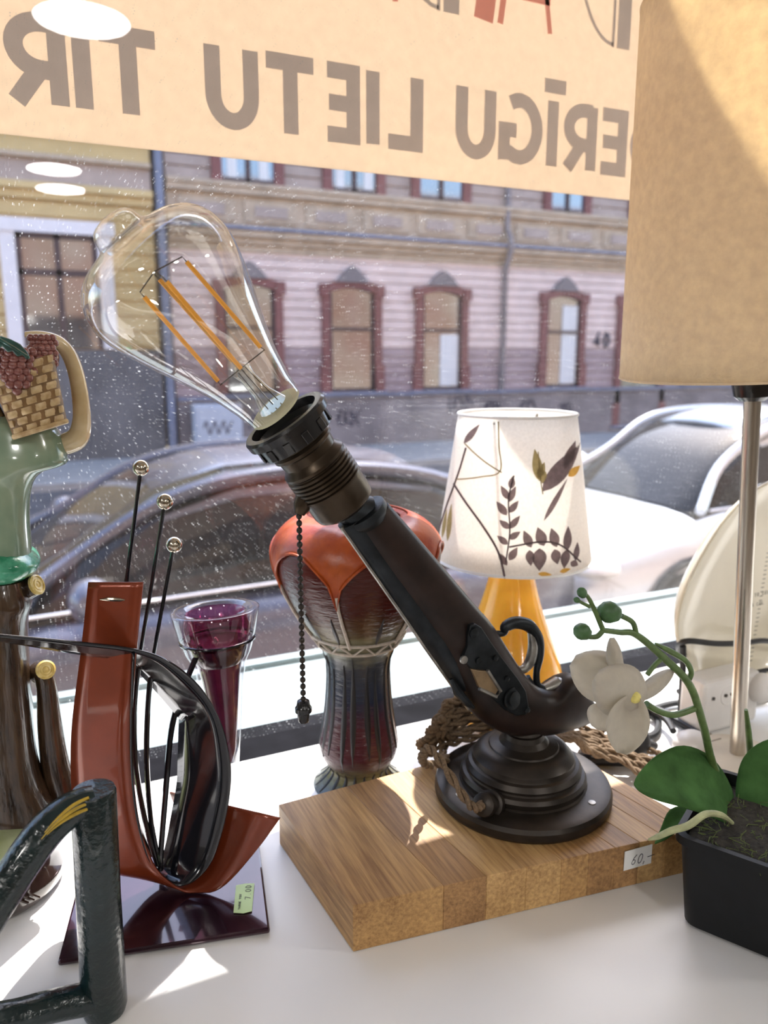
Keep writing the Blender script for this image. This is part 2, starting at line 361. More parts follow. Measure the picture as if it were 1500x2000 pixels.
def pane_mat(name, c, m_=.0):
    m, nt, b, out = base(name); f = noise(nt, coords(nt, (1, 1, .4)), 2.2, 3)
    nt.links.new(ramp(nt, f, [(.35, tuple(x * .5 for x in c)), (.6, c)]), b.inputs['Base Color']); b.inputs['Roughness'].default_value = .06
    b.inputs['IOR'].default_value = 2.8; return m
M_pdark = pane_mat('house_pane_dark', (.10, .09, .09)); M_pblue = pane_mat('house_pane_painted_sky', (.10, .14, .22))  # blue base colour of the upper panes stands in for reflected sky
house = empty('terraced_house', (12, YF, ZS + .1), 'mauve terraced house with oxblood arched windows across the street', 'building')
HX0, HX1 = 2.62, 24.0
MB().span(HX0, HX1, YF + .03, YF + 3, ZS + .1, 7.5).build('wall', M_tan, house, smooth=False)
MB().span(HX0, HX1, YF - .12, YF + .03, ZS + .1, -.56).build('plinth', M_plinth, house, smooth=False)
MB().span(HX0, HX1, YF - .17, YF + .03, -.56, -.50).build('plinth_cap', M_blue, house, smooth=False)
z = -.50
while z < 2.2:
    m_ = M_dusk if z < .28 else M_mauve
    MB().span(HX0, HX1, YF - .02, YF + .03, z + .012, z + .178).build('course', m_, house, smooth=False, bevel=.012); z += .186
z = 3.42
while z < 6.0:
    MB().span(HX0, HX1, YF - .02, YF + .03, z + .012, z + .20).build('course', M_tan, house, smooth=False, bevel=.012); z += .215
for z0, z1, pr, m_ in ((2.2, 2.34, .06, M_trim), (2.34, 2.46, .13, M_trim), (2.46, 2.58, .22, M_trim), (2.58, 2.64, .27, M_blue), (2.64, 3.22, .03, M_trim), (3.22, 3.34, .14, M_trim), (3.34, 3.42, .18, M_trim)):
    MB().span(HX0, HX1, YF - pr, YF + .03, z0, z1).build('cornice_band', m_, house, smooth=False, bevel=.01)
x = HX0 + .2
while x < 17:
    f = MB().span(x, x + 1.05, YF - .07, YF - .03, 2.74, 3.13).build('frieze_panel', M_trim, house, smooth=False, bevel=.015)
    MB().span(x + .2, x + .85, YF - .1, YF - .07, 2.83, 3.04).build('frieze_tile', M_tan, f, smooth=False, bevel=.015); x += 1.22
def arch_pts(x0, x1, z1, rise, n=10): return [((x0 + (x1 - x0) * i / n), z1 + rise * math.sin(math.pi * i / n)) for i in range(n + 1)]
def arched_window(x0, x1, z0, z1, pm, parent):
    sw = .16; inn = [(x0 + sw, z0)] + arch_pts(x0 + sw, x1 - sw, z1, .09) + [(x1 - sw, z0)]
    outp = [(x0, z0)] + arch_pts(x0, x1, z1 + .14, .1) + [(x1, z0)]; mb = MB(); n = len(inn)
    vs = [(a, YF - .12, b) for a, b in inn] + [(a, YF - .12, b) for a, b in outp] + [(a, YF + .02, b) for a, b in inn] + [(a, YF + .02, b) for a, b in outp]
    fs = []
    for k in range(n - 1): fs += [(k, k + 1, n + k + 1, n + k), (2 * n + k, 2 * n + k + 1, k + 1, k), (n + k, n + k + 1, 3 * n + k + 1, 3 * n + k)]
    mb.add(vs, fs); cx = (x0 + x1) / 2
    mb.span(x0 - .05, x0 + sw, YF - .14, YF, z0, z0 + .55).span(x1 - sw, x1 + .05, YF - .14, YF, z0, z0 + .55)
    mb.span(x0 - .05, x0 + sw * .8, YF - .15, YF, z1 - .08, z1 + .16).span(x1 - sw * .8, x1 + .05, YF - .15, YF, z1 - .08, z1 + .16)
    wdw = mb.build('window', M_red2, parent, smooth=False)
    MB().prism([(cx - .36, YF - .16, z1 + .2), (cx + .36, YF - .16, z1 + .2), (cx + .24, YF - .16, z1 + .34), (cx + .1, YF - .16, z1 + .46), (cx, YF - .16, z1 + .52), (cx - .1, YF - .16, z1 + .46), (cx - .24, YF - .16, z1 + .34)], (0, .16, 0)).build('crest', M_plinth, wdw, smooth=False)
    MB().prism([(a, YF - .035, b) for a, b in inn], (0, .02, 0)).build('pane', pm, wdw, smooth=False)
    s = MB().span(x0 + sw, x1 - sw, YF - .075, YF - .036, z0 + (z1 - z0) * .62, z0 + (z1 - z0) * .62 + .07).span(x0 + sw, x0 + sw + .06, YF - .07, YF - .036, z0, z1).span(x1 - sw - .06, x1 - sw, YF - .07, YF - .036, z0, z1).span(x0 + sw, x1 - sw, YF - .07, YF - .036, z0, z0 + .07)
    s.build('sash', M_sash, wdw, smooth=False)
    MB().span(x0 - .08, x1 + .08, YF - .2, YF, z0 - .06, z0).build('window_sill', M_blue, wdw, smooth=False)
    return wdw
for i, (a, b) in enumerate(((3.42, 4.74), (5.56, 6.87), (7.67, 8.95), (10.9, 12.17), (15.4, 16.7), (17.5, 18.8))):
    wd = arched_window(a, b, -.46, 1.52, M_pdark, house)
    if i in (2, 3): MB().span(a + .62, b - .22, YF - .052, YF - .04, -.38, .72 if i == 2 else 1.4).build('curtain', M_curt, wd, smooth=False)
dr = arched_window(13.15, 14.75, ZS + .25, 1.52, M_pdark, house); dr.name = 'entrance_door'
for i, (a, b) in enumerate(((3.45, 4.83), (5.62, 6.95), (7.55, 8.95), (10.85, 12.15), (13.3, 14.7), (15.6, 16.9))):
    mb = MB().span(a, a + .19, YF - .12, YF, 3.42, 5.3).span(b - .19, b, YF - .12, YF, 3.42, 5.3).span(a, b, YF - .12, YF, 5.3, 5.6)
    wd = mb.build('window', M_red2, house, smooth=False)
    MB().span(a + .19, b - .19, YF - .05, YF - .03, 3.42, 5.3).build('pane', M_pblue if i != 1 else M_pdark, wd, smooth=False)
    cx = (a + b) / 2
    MB().span(cx - .045, cx + .045, YF - .09, YF - .051, 3.42, 5.3).span(a + .19, b - .19, YF - .09, YF - .051, 3.42, 3.5).build('sash', M_sash, wd, smooth=False)
    for sx in (-1, 1):
        if i in (0, 1): MB().span(cx + sx * .30 - .09, cx + sx * .30 + .09, YF - .062, YF - .0515, 3.51, 5.2).build('curtain', M_curt, wd, smooth=False)
MB().tube([(9.87, YF - .1, -1.5), (9.87, YF - .1, 2.1), (9.87, YF - .3, 2.5), (9.87, YF - .3, 2.7), (9.87, YF - .12, 3.0), (9.87, YF - .12, 6.5)], .06, 10).build('downpipe', M_plinth, house)
num = MB(); glyph(num, '4', (12.50, YF - .03, .48), (1, 0, 0), UP, NN, .17, .3, .07, .02); glyph(num, '0', (12.76, YF - .03, .48), (1, 0, 0), UP, NN, .2, .3, .07, .02)
num.build('house_number', M_scrawl, house, smooth=False)
# spray scrawls on the plinth
for k, (cx, cz, s_) in enumerate(((6.1, -1.0, .3), (8.75, -.8, .34), (9.6, -.85, .22), (10.6, -.9, .3), (4.3, -1.0, .3), (11.7, -.95, .2))):
    pts = [(cx + s_ * (i * .16 - .9) + s_ * .22 * math.sin(i * 2.3 + k), YF - .122, cz + s_ * .55 * math.sin(i * 1.9 + k * 1.3)) for i in range(12)]
    MB().ribbon(smooth_path(pts, 4), .05, NN, .002).build('graffiti', M_scrawl, house, smooth=False)
# ochre neighbour
oc = empty('ochre_house', (-4, YF, ZS + .1), 'ochre house with white-framed dark window, left of the mauve house', 'building')
OX0, OX1 = -12.0, 2.36
MB().span(OX0, OX1, YF - .05, YF + 3, ZS + .1, 7).build('wall', M_ochre, oc, smooth=False)
MB().span(OX0, OX1, YF - .16, YF - .05, ZS + .1, .38).build('plinth', M_dgrey, oc, smooth=False)
z = .42
while z < 2.85:
    MB().span(OX0, OX1, YF - .09, YF - .05, z + .02, z + .25).build('course', M_ochre, oc, smooth=False, bevel=.015); z += .27
for z0, z1, pr, m_ in ((2.86, 3.0, .16, M_ochre), (3.0, 3.12, .24, M_ochre), (3.12, 3.5, .1, M_tan), (3.5, 3.58, .2, M_trim), (3.58, 3.9, .12, M_ochre), (3.9, 4.02, .25, M_dgrey)):
    MB().span(OX0, OX1, YF - pr, YF - .05, z0, z1).build('cornice_band', m_, oc, smooth=False, bevel=.012)
for a in (-3.2, -6.6, -.16):
    b = a + 1.78
    wd = MB().span(a, a + .24, YF - .17, YF - .05, .40, 2.32).span(b - .24, b, YF - .17, YF - .05, .40, 2.32).span(a - .06, b + .06, YF - .2, YF - .05, 2.32, 2.54).build('window', M_fwhite, oc, smooth=False)
    MB().span(a + .24, b - .24, YF - .1, YF - .08, .40, 2.32).build('pane', M_pdark, wd, smooth=False)
    cx = (a + b) / 2; s = MB().span(cx - .05, cx + .05, YF - .14, YF - .101, .4, 2.32).span(a + .24, b - .24, YF - .14, YF - .101, 1.62, 1.73)
    s.span(a + .24, a + .33, YF - .14, YF - .101, .4, 2.32).span(b - .33, b - .24, YF - .14, YF - .101, .4, 2.32).span(a + .24, b - .24, YF - .14, YF - .101, 2.23, 2.32); s.build('sash', M_sash, wd, smooth=False)
MB().tube([(2.49, YF - .16, -1.5), (2.49, YF - .16, 7)], .075, 10).build('downpipe', M_blue, oc)
M_cab = mat('cabinet_pale_blue', (.48, .52, .60), .5, var=.06, scale=3)
cb = empty('utility_cabinet', (3.15, YF - .35, ZS + .1), 'pale blue utility cabinet with scrawls at the foot of the mauve house', 'cabinet')
MB().span(2.85, 3.75, YF - .5, YF - .18, ZS + .1, -.62).build('body', M_cab, cb, smooth=False, bevel=.02)
MB().span(2.9, 3.7, YF - .52, YF - .5, ZS + .25, -.68).build('door', M_cab, cb, smooth=False, bevel=.01)
MB().ribbon(smooth_path([(3.0 + i * .055, YF - .522, -1.05 + .13 * math.sin(i * 2.1)) for i in range(11)], 4), .03, NN, .002).build('graffiti', M_scrawl, cb, smooth=False)

# ------------------------------------------------------------------ parked cars
M_tyre = mat('tyre_rubber', (.02, .02, .02), .8, var=.2, scale=20); M_rimc = mat('wheel_alloy', (.6, .6, .62), .3, metal=1, var=.05)
def glass_car(name, c):
    m, nt, b, out = base(name); f = noise(nt, coords(nt), 1.6, 3); nt.links.new(ramp(nt, f, [(.3, tuple(x * .4 for x in c)), (.7, c)]), b.inputs['Base Color'])
    b.inputs['Roughness'].default_value = .04; b.inputs['IOR'].default_value = 1.4; return m
M_cgl = glass_car('car_glass', (.03, .03, .032)); M_hl = mat('headlamp_lens', (.75, .75, .74), .1, var=.05, coat=1)
def sup(v, p): return math.copysign(abs(v) ** p, v)
def car(label, x0, y0, W, st_body, st_gh, paint, L, wheels):
    r = empty('parked_car', (x0 + L / 2, y0 + W / 2, ZS), label, 'car', 'cars parked along the near kerb')
    o = Vector((x0, y0 + W / 2, ZS))
    def loft(st, n=28, pw=.42, pz=.5, taper=0):
        rs = []
        for x, zb_, zt_, hw in st:
            ring = []
            for k in range(n):
                a = 2 * math.pi * k / n; yy = sup(math.cos(a), pw); zz = sup(math.sin(a), pz)
                ring.append(o + Vector((x, yy * hw * (1 - taper * (zz + 1) / 2), (zb_ + zt_) / 2 + zz * (zt_ - zb_) / 2)))
            rs.append(ring)
        return MB().rings(rs)
    loft(st_body).build('body', paint, r, angle=50)
    loft(st_gh, pw=.3, pz=.45, taper=.26).build('greenhouse', M_cgl, r, angle=50)
    rs = [(x, zt_, hw * .74) for x, zb_, zt_, hw in st_gh[2:-2]]; rr = []
    for x, zt_, hw in rs:
        rr.append([o + Vector((x, hw * t, zt_ + .015 - .11 * abs(t) ** 2.4)) for t in (-1.06, -.9, -.6, -.3, 0, .3, .6, .9, 1.06)])
    MB().rings(rr, loop=True).build('roof', paint, r, angle=60, solid=.03)
    for sy in (-1, 1):
        side = [o + Vector((x, sy * hw * (.99 - .26 * .98), zt_ - .035)) for x, zb_, zt_, hw in st_gh[1:-1]]
        side = [o + Vector((st_gh[0][0], sy * st_gh[0][3] * .98, st_gh[0][1] + .08))] + side + [o + Vector((st_gh[-1][0], sy * st_gh[-1][3] * .98, st_gh[-1][1] + .1))]
        MB().tube(smooth_path(side, 5), .035, 8).build('roof_rail', paint, r)
        xm = (st_gh[2][0] * .35 + st_gh[-3][0] * .65); q = [s for s in st_gh if s[0] >= xm][0]
        MB().tube([o + Vector((xm, sy * q[3] * .99, q[1] + .1)), o + Vector((xm + .05, sy * q[3] * .76, q[2] - .05))], .035, 6).build('pillar', M_tyre, r)
        MB().tube([o + Vector((st_gh[0][0], sy * (st_gh[0][3] + .06), st_gh[0][1] + .10)), o + Vector((st_gh[-1][0], sy * (st_gh[-1][3] + .06), st_gh[-1][1] + .13))], .007, 6).build('belt_trim', M_rimc, r)
        mx = st_gh[1][0] + .02
        MB().ball(o + Vector((mx, sy * (W / 2 + .08), st_gh[0][1] + .18)), (.09, .12, .085), 14, 10).build('wing_mirror', paint, r)
        for hx in (wheels[0] + 1.35, wheels[0] + 2.3): MB().box(o + Vector((hx, sy * (W / 2 + .0), st_gh[0][1] - .08)), (.2, .03, .03)).build('door_handle', M_rimc, r, bevel=.008)
        MB().ball(o + Vector((.22, sy * (W / 2 - .26), .66)), (.2, .2, .085), 14, 8).build('headlight', M_hl, r)
        for wx in wheels:
            c = o + Vector((wx, sy * (W / 2 - .1), .32))
            t = MB().lathe([(.2, -.11), (.30, -.11), (.32, -.08), (.32, .08), (.30, .11), (.2, .11)], c, (0, 1, 0), 28).build('wheel', M_tyre, r)
            MB().lathe([(.2, -.10), (.205, -.118), (.18, -.11), (.05, -.09), (.04, -.115), (.0, -.118)] if sy < 0 else [(.2, .10), (.205, .118), (.18, .11), (.05, .09), (.04, .115), (.0, .118)], c, (0, 1, 0), 28).build('rim', M_rimc, t)
            arch = [o + Vector((wx + .37 * math.cos(a), sy * (W / 2 + .002), .32 + .37 * math.sin(a))) for a in [math.pi * k / 12 for k in range(13)]]
            MB().tube(arch, .03, 6).build('wheel_arch', M_tyre, r)
    return r
M_p1 = mat('paint_midnight', (.10, .105, .145), .34, metal=.45, var=.05, coat=.6); M_p2 = mat('paint_silver_white', (.60, .65, .72), .25, metal=.3, var=.03, coat=1)
car('dark sedan parked right outside, behind the ball-topped metal rods', -1.45, 3.15, 1.78,
    [(0, .35, .55, .5), (.06, .28, .68, .74), (.35, .24, .76, .86), (1.0, .23, .88, .89), (1.4, .22, .95, .89), (2.6, .22, .97, .89), (3.7, .24, .99, .88), (4.1, .3, .97, .82), (4.25, .4, .85, .6)],
    [(1.25, .88, .93, .80), (1.6, .88, 1.18, .80), (1.95, .88, 1.38, .80), (2.3, .88, 1.47, .80), (2.8, .88, 1.49, .80), (3.3, .88, 1.42, .80), (3.7, .88, 1.25, .79), (4.05, .88, .98, .74)], M_p1, 4.25, (.8, 3.4))
car('silver white hatchback parked behind the dark sedan, right of the bird shade', 3.02, 3.5, 1.75,
    [(0, .35, .55, .5), (.06, .28, .68, .74), (.3, .24, .80, .84), (.8, .23, .93, .87), (1.2, .22, 1.0, .87), (2.4, .22, 1.0, .87), (3.5, .24, 1.0, .86), (3.8, .3, .98, .8), (3.9, .4, .85, .6)],
    [(.95, .9, .97, .78), (1.3, .9, 1.26, .78), (1.65, .9, 1.47, .78), (2.0, .9, 1.55, .78), (2.6, .9, 1.56, .78), (3.2, .9, 1.5, .78), (3.55, .9, 1.3, .77), (3.8, .9, 1.0, .72)], M_p2, 3.9, (.82, 3.2))
# ------------------------------------------------------------------ oak board
def wood(name, c1, c2):
    m, nt, b, out = base(name); v = coords(nt, (1, .045, 1)); f1 = noise(nt, v, 420, 6, .65); f2 = noise(nt, coords(nt, (1, .2, 1)), 40, 3)
    f = math_(nt, 'ADD', math_(nt, 'MULTIPLY', f1, .65), math_(nt, 'MULTIPLY', f2, .35))
    nt.links.new(ramp(nt, f, [(.36, c1), (.62, c2)]), b.inputs['Base Color']); b.inputs['Roughness'].default_value = .5
    nt.links.new(bump(nt, f1, .25, .0004), b.inputs['Normal']); return m
WD = [wood('oak_a', (.24, .118, .040), (.55, .325, .125)), wood('oak_b', (.31, .165, .058), (.65, .41, .17)), wood('oak_c', (.18, .088, .032), (.45, .25, .10))]
TB = .029
FL, FR, BR, BL = Vector((.137, .335, 0)), Vector((.364, .306, 0)), Vector((.341, .449, 0)), Vector((.129, .443, 0))
board = empty('wooden_board', ((FL + FR + BR + BL) / 4), 'thick oak butcher-block board under the pistol lamp', 'board')
cuts = [0, .23, .345, .455, .555, .635, .715, .79, .87, .94, 1.0]
for i in range(len(cuts) - 1):
    a, b = cuts[i], cuts[i + 1]; e = .00004 / .227
    q = [FL.lerp(FR, a + e), FL.lerp(FR, b - e), BL.lerp(BR, b - e), BL.lerp(BR, a + e)]
    z0 = .0003; MB().prism([p + Vector((0, 0, z0)) for p in q], (0, 0, TB - z0)).build('stave', WD[(i * 2 + i // 3) % 3], board, smooth=False, bevel=.0004)
M_tagw = mat('paper_tag_white', (.82, .82, .80), .7, var=.02); M_ink = mat('pen_ink', (.03, .03, .05), .6, var=.05); M_taggr = mat('paper_tag_green', (.60, .78, .42), .7, var=.03)
fd = (FR - FL).normalized(); fn = Vector((fd.y, -fd.x, 0))
t0 = .74; c0 = FL.lerp(FR, .742) + fn * .0006
tg = MB().prism([c0 + Vector((0, 0, .0125)), c0 + fd * .0195 + Vector((0, 0, .0135)), c0 + fd * .0195 + Vector((0, 0, .0265)), c0 + Vector((0, 0, .0255))], fn * .0003).build('price_tag', M_tagw, board, smooth=False)
tg['label'] = 'white paper price tag reading 60,-'
mb = MB(); p = c0 + fn * .0004 + fd * .0045 + Vector((0, 0, .0155))
sl_ = (Vector((0, 0, 1)) + fd * .25).normalized()
for ch, w_ in (('6', .0035), ('0', .0038), (',', .002), ('-', .004)): glyph(mb, ch, p, fd, sl_, fn, w_, .0065, .0004, .0001); p += fd * (w_ + .0006)
mb.build('lettering', M_ink, tg, smooth=False)

# ------------------------------------------------------------------ pistol lamp
YL = .388
def G(x, y, dy=0.0): return ony(x, y, YL + dy)
LC = Vector((.283, .388, TB + .0004))
lamp = empty('pistol_lamp', LC, 'table lamp made from an upturned antique pistol on a round bronze foot', 'lamp')
M_brz = mat('bronze_dark', (.030, .023, .018), .4, metal=.5, var=.35, scale=70, bmp=.15, bscale=200)
M_stock = mat('walnut_stock', (.017, .009, .007), .4, var=.5, scale=60, stretch=(1, 1, 1), bmp=.15, bscale=160, spec=.3)
M_steel = mat('blued_steel', (.022, .026, .030), .42, metal=.7, var=.4, scale=90, bmp=.2, bscale=260)
M_bright = mat('worn_steel', (.30, .29, .27), .35, metal=.85, var=.35, scale=120, bmp=.2)
M_sock = mat('socket_bronze', (.055, .040, .027), .33, metal=.85, var=.25, scale=60)
M_bake = mat('bakelite_black', (.012, .012, .013), .22, var=.2, scale=50)
M_brassw = mat('worn_brass', (.30, .21, .12), .4, metal=.7, var=.3, scale=90)
MB().lathe([(0, 0), (.0575, 0), (.0588, .002), (.0588, .0065), (.0575, .0092), (.054, .0102), (.0425, .0106), (.0412, .0115), (.0418, .015), (.0405, .0175), (.0382, .0183), (.0378, .0195), (.0385, .0215), (.0365, .0245), (.0343, .0253), (.0338, .0265), (.0335, .0285), (.030, .0325), (.0265, .0343), (.0233, .0347), (.0226, .0357), (.0205, .0362), (.0165, .0378), (.0135, .041), (.0125, .044), (0, .044)], LC, n=64).build('foot', M_brz, lamp, angle=24)
MB().lathe([(.0125, .0405), (.0132, .0415), (.0127, .043), (.0112, .044), (.0122, .0455), (.0112, .048), (.009, .053)], LC, n=32).build('neck', M_brz, lamp)
for a in (-62, 60, 180): MB().lathe([(.0026, 0), (.0024, .0006), (0, .0008)], LC + Vector((.049 * math.cos(math.radians(a)), .049 * math.sin(math.radians(a)), .0102)), n=12).build('screw', M_bright, lamp)
# stock
st = [((754, 980), (688, 1036), .0105), ((800, 1033), (722, 1082), .0115), ((860, 1103), (772, 1150), .0122), ((918, 1172), (820, 1218), .013), ((955, 1215), (855, 1268), .0138), ((985, 1262), (885, 1328), .0145), ((1012, 1303), (910, 1378), .0148),
      ((1042, 1335), (946, 1412), .0148), ((1072, 1342), (998, 1433), .0145), ((1096, 1322), (1060, 1432), .0138), ((1122, 1318), (1108, 1422), .0125), ((1146, 1352), (1140, 1411), .0095), ((1161, 1386), (1158, 1401), .004)]
rs = []
Us = smooth_path([G(*s[0]) for s in st], 4); Ls = smooth_path([G(*s[1]) for s in st], 4); bs = interp([s[2] for s in st], len(Us))
for u, l, b in zip(Us, Ls, bs):
    c = (u + l) / 2; h = (u - l) / 2
    rs.append([c + h * sup(math.cos(a), .8) + Vector((0, -1, 0)) * b * sup(math.sin(a), .8) for a in [2 * math.pi * k / 24 for k in range(24)]])
MB().rings(rs).build('stock', M_stock, lamp, angle=60)
MB().tube([G(686, 1012), G(760, 1118), G(850, 1245), G(908, 1330)], [.0088, .0086, .0098, .0095], 16).build('barrel', M_steel, lamp)
MB().tube([G(668, 1032, -.003), G(760, 1164, -.003), G(850, 1292, -.003), G(915, 1385, -.003)], .0011, 6).build('ramrod', M_bright, lamp)
MB().tube([G(881, 1326, -.009), G(893, 1350, -.010), G(912, 1372, -.0105), G(925, 1382, -.0105)], [.0012, .003, .0026, .0012], 8).build('belt_hook', M_steel, lamp)
ax = (G(900, 1285) - G(708, 1002)).normalized()
MB().lathe([(.0105, -.003), (.0135, -.002), (.0138, .0015), (.0125, .004), (.0112, .006)], G(712, 1003), ax, 28).build('muzzle_band', M_steel, lamp)
MB().tube([G(655, 962), G(684, 994), G(712, 1004)], [.0075, .0095, .011], 16).build('swivel', M_steel, lamp)
# lock plate and furniture, on the camera side of the stock
def prismp(pts, dy, th): return MB().prism([G(x, y, dy) for x, y in pts], (0, th, 0))
lk = prismp([(919, 1222), (930, 1219), (941, 1226), (960, 1255), (985, 1290), (1012, 1325), (1028, 1350), (1033, 1378), (1028, 1396), (1010, 1399), (985, 1386), (960, 1362), (938, 1330), (915, 1300), (905, 1287), (914, 1265), (915, 1240)], -.0163, .005).build('lock_plate', M_steel, lamp, bevel=.0006)
for i, (x, y, r_) in enumerate(((925, 1236, .0032), (934, 1290, .0022), (967, 1285, .0018), (989, 1325, .0018), (1029, 1386, .002), (905, 1288, .0026))):
    MB().lathe([(r_, 0), (r_ * .95, .0012), (r_ * .4, .0016), (0, .0016)], G(x, y, -.0163), (0, -1, 0), 14).build('screw', M_steel if i != 5 else M_bright, lk)
MB().lathe([(.0075, 0), (.0072, .001), (.005, .0012), (.0048, .0022), (0, .0026)], G(1001, 1364, -.0163), (.25, -1, .1), 24).build('boss', M_steel, lk)
prismp([(922, 1308), (952, 1312), (974, 1347), (968, 1357), (936, 1343)], -.0185, .003).build('pan_window', M_brassw, lk, bevel=.0004)
MB().tube([G(952, 1309, -.0185), G(978, 1350, -.0185), G(970, 1361, -.0185), G(936, 1345, -.0185)], .0012, 6).build('pan_rim', M_bright, lk)
MB().tube(smooth_path([G(958, 1236), G(982, 1237), G(988, 1224), G(1008, 1216), G(1034, 1223), G(1051, 1248), G(1054, 1280), G(1048, 1312), G(1050, 1338), G(1066, 1348)], 5), [.0018, .0022, .0036, .0042, .0042, .0036, .0028, .0022, .0024, .003], 10).build('trigger_guard', M_steel, lamp)
MB().tube(smooth_path([G(1062, 1347), G(1080, 1340), G(1092, 1334), G(1098, 1328)], 4), [.0034, .0046, .0052, .003], 10).build('guard_tail', M_bright, lamp)
MB().tube(smooth_path([G(1036, 1234), G(1041, 1262), G(1036, 1290), G(1024, 1306), G(1012, 1308)], 5), [.002, .0034, .0036, .003, .0022], 10).build('trigger', M_bright, lamp)
MB().tube([G(1030, 1322), G(1042, 1342)], .002, 8).build('guard_pin', M_steel, lamp)
# socket
SA, SB = G(673, 986), G(545, 805); sax = (SB - SA).normalized(); SLn = (SB - SA).length; k_ = px((SA + SB) / 2)
prof = [(0, -12), (30, -12), (52, -8), (63, 0), (66, 10), (66, 48)]
for i in range(6): prof += [(68, 52 + i * 9), (68, 56 + i * 9), (64, 58.5 + i * 9), (64, 60 + i * 9)]
prof += [(67, 108), (67, 114), (60, 122), (57, 128), (59, 146), (64, 150), (64, 156), (60, 162), (60, 172)]
MB().lathe([(r_ * k_, t * k_) for r_, t in prof], SA, sax, 40).build('socket', M_sock, lamp, angle=30)
ring = MB().lathe([(r_ * k_, t * k_) for r_, t in ((62, 166), (76, 168), (78, 196), (88, 198), (89, 212), (85, 217), (72, 217), (70, 200), (62, 190))], SA, sax, 48).build('shade_ring', M_bake, lamp, angle=30)
fr_ = frames([SA, SB])[0]
for i in range(12):
    a = 2 * math.pi * i / 12; d = fr_[0] * math.cos(a) + fr_[1] * math.sin(a); M3 = Matrix((d, sax.cross(d), sax)).transposed()
    MB().box(SA + sax * 181 * k_ + d * 78 * k_, (3.5 * k_, 15 * k_, 24 * k_), M=M3).build('grip_rib', M_bake, ring, bevel=.0004)
# bulb
M_bulb = thin_glass('bulb_glass', (.975, .965, .93), f0=.07, power=2.6, gain=.95, cap=.85)
M_fil = mat('filament_amber', (.90, .40, .04), .6, var=.05); M_wire = mat('bulb_wire', (.10, .09, .08), .4, metal=.8)
M_cem = mat('bulb_cement', (.55, .53, .36), .8, var=.1)
BA, BT = G(533, 792), ony(206, 424, YL - .012); bax = (BT - BA).normalized(); BLn = (BT - BA).length; kb = px((BA + BT) / 2); S = BLn / kb / 496
bp = [(0, 66), (30, 69), (60, 75), (110, 87), (170, 107), (230, 129), (280, 146), (325, 157), (360, 159), (395, 150), (425, 128), (442, 98), (449, 72), (454, 55), (462, 49), (478, 45), (490, 33), (496, 10)]
bpp = [Vector((t, r_, 0)) for t, r_ in bp]; bps = smooth_path(bpp, 4)
bulb = MB().lathe([(p.y * kb, p.x * S * kb) for p in bps], BA, bax, 56, caps=False).build('bulb', M_bulb, lamp, angle=80); bulb['label'] = 'clear glass pear-shaped filament bulb'
MB().lathe([(62 * kb, -2 * kb), (60 * kb, 1 * kb), (0, 3 * kb)], BA - bax * .002, bax, 32).build('bulb_base', M_cem, bulb)
M_stem = thin_glass('bulb_stem_glass', (.93, .94, .90), f0=.08, power=2.2, gain=.8, cap=.8)
fb = frames([BA, BT])[0]; CX = Vector((0, -1, 0)); CX = (CX - bax * CX.dot(bax)).normalized(); CY = bax.cross(CX)
def B(t, a=0, b=0): return BA + bax * (t * S * kb) + CY * (a * kb) + CX * (b * kb)
MB().tube([B(0), B(40), B(85), B(105), B(118)], [34 * kb, 20 * kb, 17 * kb, 22 * kb, 10 * kb], 16).build('stem', M_stem, bulb)
MB().tube([B(105), B(370)], 5 * kb, 8).build('support_rod', M_stem, bulb)
up_ = [(88, 40), (-2, 60), (8, -62), (-72, -14)]; lo_ = [(58, 30), (-6, 42), (6, -40), (-52, -10)]
for (a, b), (c, d) in zip(lo_, up_):
    MB().tube([B(122, a * .95, b * .95), B(345, c * .62, d * .62)], 4.6 * kb, 8).build('filament', M_fil, bulb)
    MB().tube([B(110, 0, 0), B(112, a, b), B(122, a * .95, b * .95)], 1.3 * kb, 6).build('wire', M_wire, bulb)
    MB().tube([B(345, c * .62, d * .62), B(357, c * .62, d * .62), B(368, 0, 0)], 1.3 * kb, 6).build('wire', M_wire, bulb)
for a in (-9, 0, 9): MB().tube([B(5, a * 1.6, 8), B(108, a, 5)], 1.3 * kb, 5).build('lead_wire', M_wire, bulb)
# pull chain
MB().tube([G(600, 962), G(590, 988), G(584, 1004)], [.0055, .005, .003], 12).build('chain_outlet', M_sock, lamp)
cx0 = G(584, 1008); zb0 = G(591, 1366).z; nb = 27; step = (cx0.z - zb0) / nb
bead = piece('chain_bead', MB().ball((0, 0, 0), (.0017, .0017, .00185), 10, 8), M_brz, lamp, cx0)
for i in range(1, nb + 1): copy_at(bead, cx0 - Vector((0, 0, step * i)), lamp)
MB().tube([cx0, cx0 - Vector((0, 0, step * nb))], .0006, 6).build('chain_wire', M_brz, lamp)
MB().lathe([(.002, 0), (.0035, -.001), (.004, -.004), (.0048, -.005), (.0048, -.0075), (.0036, -.0085), (.0034, -.0125), (.0028, -.0138), (0, -.014)], (cx0.x, cx0.y, zb0), n=20).build('pull_knob', M_bake, lamp)
